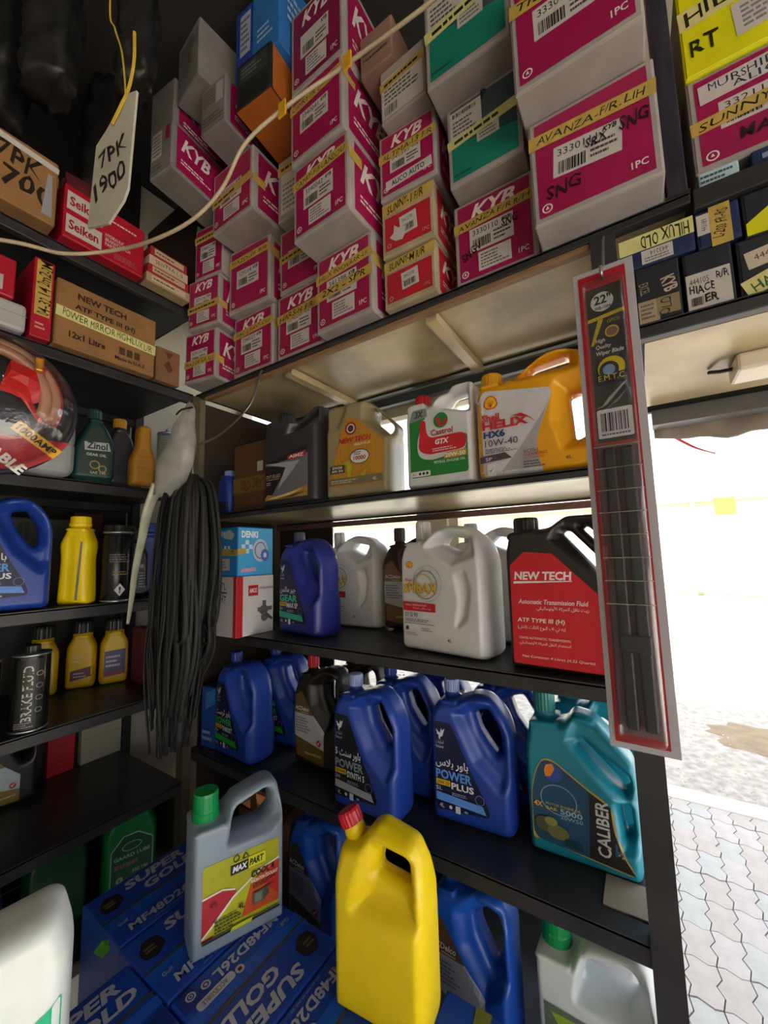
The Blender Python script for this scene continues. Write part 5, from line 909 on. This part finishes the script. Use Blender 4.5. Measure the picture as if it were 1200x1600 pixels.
bottle(YT, 'fluid_bottle', 'cream bottle with lime green cap at the left frame edge', 'bottle', (-.95, .105, -.7998), 75, plastic('cream_bottle_plastic', 'd8d4bc', .4), (.5, .0265, .925, .04, plastic('lime_cap_plastic', '4cc01c', .35), 0, 'smooth'), [('r', .0, .05, 1, .3, '4cb81c'), ('r', .0, .62, 1, .7, '4cb81c')])
lf = obj('green_wrapper', crumple([(0, 0, 0), (.03, .004, .002), (.036, .016, .012), (.012, .022, .014), (.005, .012, .016), (.018, .01, .0)], 3, .001, 2), mat('leaf_green_film', '58a028', .4, 0, .2, 15)); lf.location = (-1.012, .42, -.798+EYE); tag(lf, 'small torn green wrapper scrap on the battery cartons', 'wrapper')

# ================================================================== hanging things
# bunch of black drive belts on a hook at the corner
bt = thing('belt_bundle', 'thick bunch of black rubber belts hanging at the corner of the racks', 'belts', (-1.035, .60, -.5))
MBT = [mat('black_rubber_%d' % i, c, .68, 0, .2, 18, .2) for i, c in enumerate(('181716', '201e1d', '131212'))]
rnd = random.Random(21)
for i in range(110):
    a = rnd.uniform(0, 2*PI); rr = rnd.random()**.5; x0 = .115*rr*math.cos(a); y0 = .06*rr*math.sin(a); bot = rnd.random()**1.6*.30+.25*max(0, x0/.115)*rnd.random()
    w1 = rnd.uniform(-.012, .012); w2 = rnd.uniform(-.014, .014); w3 = rnd.uniform(-.02, .02)
    pts = [Vector((.03+x0*.25, y0*.3, .715+rnd.uniform(-.012, .012))), Vector((x0*.62+.022, y0*.75, .695+rnd.uniform(-.01, .012))), Vector((x0*.86+.014, y0, .64)), Vector((x0+w1+.008, y0*1.1, .50)), Vector((x0*1.06+w2, y0*1.1, .36)), Vector((x0*1.0+w3-.008, y0*1.05, .20+bot*.35)), Vector((x0*.72+w1-.02, y0*.8, bot))]
    t = tube_me(spline(pts, 4), [rnd.choice((.0052, .0066, .0080))]*25, 6, .4); o = obj('belt', t, MBT[i % 3], bt, None, True)
obj('hook', tube_me(spline([(.03, .235, 1.108), (.03, .222, 1.10), (.031, .18, .98), (.033, .08, .86), (.035, .0, .80), (.035, -.004, .74), (.035, .004, .71)]), .0035), mat('galvanised_wire', '8a8a88', .3, .8, .1, 20), bt)
# clear plastic bag above the belts
def bag():
    secs = [((.075, -.012, .905), .006, .004), ((.07, -.014, .88), .030, .010), ((.066, -.02, .84), .036, .02), ((.058, -.025, .79), .052, .028), ((.042, -.025, .745), .062, .032), ((.015, -.025, .70), .056, .03), ((-.012, -.025, .668), .03, .02)]
    bm = bmesh.new(); rr = random.Random(9); rings = []
    for c, rx, ry in secs:
        rings.append([bm.verts.new((c[0]+rx*math.cos(2*PI*k/18)*(1+rr.uniform(-.12, .12)), c[1]-.03+ry*math.sin(2*PI*k/18)*(1+rr.uniform(-.25, .25)), c[2]+rr.uniform(-.005, .005))) for k in range(18)])
    for a, b in zip(rings, rings[1:]):
        for k in range(18): bm.faces.new((a[k], a[(k+1) % 18], b[(k+1) % 18], b[k]))
    return bm_mesh(bm)
pb = thing('plastic_bag', 'crumpled clear plastic bag with a long drooping sleeve above the black belts', 'bag', (-1.03, .60, -.5))
obj('bag_film', bag(), film('dusty_clear_film', 'b4b2ac', .55), pb, None, True)
obj('sleeve', tube_me(spline([(-.035, -.06, .70), (-.06, -.07, .63), (-.085, -.07, .56), (-.115, -.07, .47), (-.14, -.065, .39), (-.165, -.06, .33)]), [.016-.0003*i for i in range(41)], 10, .35), mat('milky_film', 'a8a894', .25, 0, .2, 25, .3), pb, None, True)
obj('tie', tube_me(spline([(.035, -.055, .878), (.07, -.06, .882), (.10, -.05, .884)]), .0025), MBT[0], pb)
# round booster cable pack
bo = thing('cable_pack', 'round clear pack of red booster cables marked 1000AMP at the left frame edge', 'cable pack', (-.905, .172, .27), 76)
def disc(r, y, n=64): return [(r*math.cos(2*PI*k/n), y, r*math.sin(2*PI*k/n)) for k in range(n)]
obj('backing', lathe_me([(.121, 0), (.123, .004), (.121, .009), (.112, .010)], 64, 'y'), mat('navy_backing', '1c1c2c', .4), bo, None, True)
obj('shell', lathe_me([(.118, .010), (.114, .030), (.098, .052), (.07, .066), (.035, .073), (.004, .075)], 64, 'y'), clear('glossy_clear_shell', (.93, .93, .93), .10, .04), bo, None, True)
P = Prints(); draw(P, [('p', [(.03, .28), (.97, .28), (.9, .16), (.75, .06), (.5, .01), (.25, .06), (.1, .16)], 'a81420'), ('r', .63, .23, .94, .31, 'd8a010', {'r': -38}), ('t', '1000AMP', .65, .245, .92, .295, '181408', {'b': .03, 'r': -38}), ('t', 'CABLE', .46, .085, .76, .16, 'e0dcd8', {'b': .04, 'r': -40})], lambda u, v, o: ((u-.12), -.012-o, v-.12), .24, .24); P.build(bo)
MC = mat('copper_cable', 'c08a70', .35, .2, .15, 20)
for k, (r, y) in enumerate(((.088, -.028), (.076, -.036), (.092, -.018))):
    obj('cable', tube_me([(r*math.cos(t), y, r*math.sin(t)+.01) for t in np.linspace(-.4, PI*1.2, 40)], .009, 10), MC if k < 2 else mat('red_cable', 'b01c1c', .4), bo, None, True)
cl = obj('clamp', crumple([(.015, -.03, .02), (.06, -.035, .0), (.085, -.03, .03), (.075, -.035, .07), (.03, -.035, .075), (.05, -.055, .04), (.03, -.05, .05)], 2, .002, 2), mat('red_clamp', 'd01414', .3), bo)
obj('jaw', box_me(.058, .070, -.055, -.04, .055, .08, .003), mat('brass', 'c08428', .3, .8), cl)
obj('clamp', crumple([(.075, -.03, -.03), (.062, -.035, -.02), (.04, -.04, .015), (.052, -.04, .015), (.06, -.045, -.01)], 5, .002, 1), mat('red_clamp', 'd01414', .3), bo)
obj('hanging_cord', tube_me([(-.06, -.004, .10), (-.06, -.002, .5), (-.06, 0, 1.48)], .0012), MBT[0], bo)
# cardboard price tag on yellow string
tg = thing('price_tag', 'cardboard tag hand marked 7PK 1900 hanging on yellow string', 'tag', (-.735, .272, .585), 12)
v, f = poly_tris([(-.055, .01), (.0, .0), (.035, .03), (.045, .05), (.055, .235), (.03, .24), (-.02, .19), (-.045, .17)])
bm = bmesh.new(); vs = [bm.verts.new((q[0], 0, q[1])) for q in v]
for q in f: bm.faces.new([vs[i] for i in q])
r = bmesh.ops.extrude_face_region(bm, geom=bm.faces[:]); bmesh.ops.translate(bm, verts=[e for e in r['geom'] if isinstance(e, bmesh.types.BMVert)], vec=(0, .004, 0)); bmesh.ops.recalc_face_normals(bm, faces=bm.faces)
cd = obj('card', bm_mesh(bm), mat('dusty_card', 'a8a294', .8, 0, .15, 12, .2), tg)
P = Prints(); draw(P, [('h', '7PK', .2, .50, .85, .64, '1c1a18', {'b': .015, 'r': 12}), ('h', '1900', .12, .26, .85, .42, '1c1a18', {'b': .015, 'r': 14})], lambda u, v, o: (u-.055, -o, v), .11, .24); P.build(cd)
MS = mat('yellow_string', 'b8962c', .6, 0, .15, 40)
obj('string', tube_me(spline([(.0, -.003, .19), (.02, -.003, .215), (.035, 0, .25), (.045, 0, .30), (.042, 0, .36)]), .0028, 6), MS, tg)
obj('string', tube_me(spline([(.028, 0, .235), (.022, 0, .28), (.01, 0, .34), (-.012, 0, .40), (-.03, 0, .47), (-.03, 0, .80), (-.03, 0, 1.2)]), .0016, 6), MS, tg)
# cable strung across the front of the cartons
cbl = thing('strung_cable', 'thin cream cable strung across in front of the stacked cartons', 'cable', (0, 0, 0))
obj('cable', tube_me(spline([(-1.25, .02, .66), (-1.04, .20, .652), (-1.03, .30, .685), (-.98, .38, .724), (-.888, .42, .733), (-.80, .46, .768), (-.735, .49, .835), (-.666, .50, .915), (-.565, .54, .985), (-.44, .58, 1.03), (-.275, .60, 1.042), (-.1, .62, 1.06), (.1, .82, 1.1)]), .0042, 8), mat('cream_cable', 'a8987c', .5, 0, .1, 30), cbl, None, True)
for p in ((-.437, .577, 1.03), (-.583, .533, .975)): obj('tape_flag', box_me(p[0]-.011, p[0]+.011, p[1]-.007, p[1]-.003, p[2]-.025, p[2]+.012, .001), mat('amber_tape', 'd09a20', .5), cbl)
# dark bags hung under the ceiling
MD = mat('black_bag_film', '1d1c1c', .45, 0, .3, 14, .4)
for k, (x, y, zz, sx, sz, lb) in enumerate(((-1.22, .30, 1.24, .10, .36, 'black plastic wrapped bundle hanging over the brown 7PK carton'), (-1.02, .42, 1.22, .07, .42, 'slim black plastic bundle hanging beside the corner pile'), (-1.47, .24, 1.24, .12, .40, 'large black plastic bundle hanging farthest left near the left wall'), (-1.48, .52, 1.26, .10, .42, 'black plastic bundle hanging above the dim red wrapped part'))):
    h = thing('hanging_bundle', lb, 'bundle', (x, y, zz)); ps = [(sx*(1-.5*abs(t-.4))*math.cos(a), sx*.7*(1-.5*abs(t-.4))*math.sin(a), t*sz) for t in (0, .2, .5, .8, 1) for a in (0, 1, 2, 3, 4, 5)]
    obj('wrap', crumple(ps, 30+k, .007, 3), MD, h, None, True); obj('cord', tube_me([(0, 0, sz*.95), (.003, 0, 1.75-zz)], .003), MBT[0], h)
rb = obj('wrapped_part', crumple(corners(.055, .05, .10, .8), 8, .008, 2), mat('dim_red_film', '5a2028', .4, 0, .3, 14)); rb.location = (-1.40, .50, .9202+.20+EYE); rb.location = (-1.42, .44, .92+.166+EYE); tag(rb, 'dim red wrapped part lying above the red brake parts carton', 'package')
# wiper blade pack
wp = thing('wiper_blade_pack', 'long red blister pack of wiper blades hanging in front of the rack post', 'wiper pack', (-.0215, .655, -.270), -1)
wd = .080; ln = .698
obj('card', box_me(-wd/2, wd/2, -.0008, .0008, 0, ln, .0004, 1), mat('grey_white_card', 'b0aab2', .5, 0, .05, 9), wp)
P = Prints(); cdk = '26242a'
draw(P, [('r', .09, .012, .87, .988, 'a81424'), ('p', [(.20, .61), (.80, .61), (.80, .955), (.20, .955)], cdk), ('o', .46, .920, .19, 'd4d4d6'), ('t', '22"', .33, .915, .61, .936, '161616', {'b': .03}), ('t', 'WB-1004', .33, .903, .60, .910, '303030', {'b': .02}), ('p', [(.20, .878), (.80, .886), (.80, .894), (.20, .886)], 'c8b018'), ('p', [(.22, .825), (.27, .825), (.46, .880), (.37, .880)], 'c8b018'), ('t', '(2PCS)', .52, .867, .72, .876, 'c8b018'), ('o', .58, .848, .115, 'c8b018'), ('o', .58, .848, .09, '7a5a50'), ('t', 'High', .30, .826, .46, .837, 'd0d0d0', {'s': .2, 'b': .01}), ('t', 'Quality', .30, .812, .55, .823, 'd0d0d0', {'s': .2, 'b': .01}), ('t', 'Wiper Blade', .30, .797, .74, .809, 'd0d0d0', {'s': .2, 'b': .01}), ('o', .52, .768, .22, 'c8b018'), ('r', .28, .738, .76, .757, cdk), ('o', .48, .765, .16, '30343a'), ('o', .48, .765, .10, '7a8cac'), ('t', 'E.M.T.C.', .30, .742, .74, .754, 'c8b04c'),
    ('p', [(.22, .685), (.30, .685), (.44, .705), (.68, .730), (.76, .735), (.60, .715), (.40, .69)], '8a8a88'), ('p', [(.34, .68), (.38, .68), (.58, .70), (.76, .72), (.60, .695)], '66666a'), ('r', .225, .618, .785, .680, 'c4c0c8', {'c': .003}), ('bars', .28, .632, .73, .672, '26242a'), ('lines', .28, .622, .73, .629, 1, '4a4850'), ('lines', .02, .375, .32, .392, 1, 'c06068', {'r': 90})], lambda u, v, o: (u-wd/2, -.0008-o, v), wd, ln); P.build(wp)
MW = mat('wiper_rubber', '1f1d1f', .45, 0, .15, 20)
obj('blade', box_me(-.017, -.002, -.014, -.003, .03, .415, .003), MW, wp); obj('blade', box_me(.004, .020, -.014, -.003, .03, .415, .003), mat('wiper_frame', '2a282c', .4, .2, .1, 20), wp)
obj('blade_hub', box_me(-.018, .021, -.016, -.003, .13, .155, .003), MW, wp); obj('tray', box_me(-.026, .026, -.0030, -.0014, .020, .422, .0005), mat('dim_tray', '6a4a50', .5, 0, .1, 20), wp)
obj('blister', box_me(-.0275, .0275, -.020, -.0012, .014, .955, .006) if False else box_me(-.0275, .0275, -.020, -.0025, .014, .672, .007, 3), clear('blister_clear', (.96, .96, .97), .03, .12), wp, None, True)
mr = clear('blister_ridge', (.95, .95, .95), .35, .15)
for zz in np.linspace(.195, .415, 8): obj('blister_rib', box_me(-.0285, .0285, -.0212, -.0195, zz, zz+.0018, .0006), mr, wp)
obj('peg', tube_me(spline([(.0, .17, .905-.02), (.0, .10, .885), (.0, .02, .715), (.0, -.012, .690), (.0, -.020, .685), (.0, -.022, .700)]) if False else spline([(.0, .172, .868), (.0, .12, .82), (.0, .03, .705), (.0, .004, .682), (.0, -.012, .678), (.0, -.016, .690)]), .0025), mat('galvanised_wire', '8a8a88', .3, .8, .1, 20), wp)
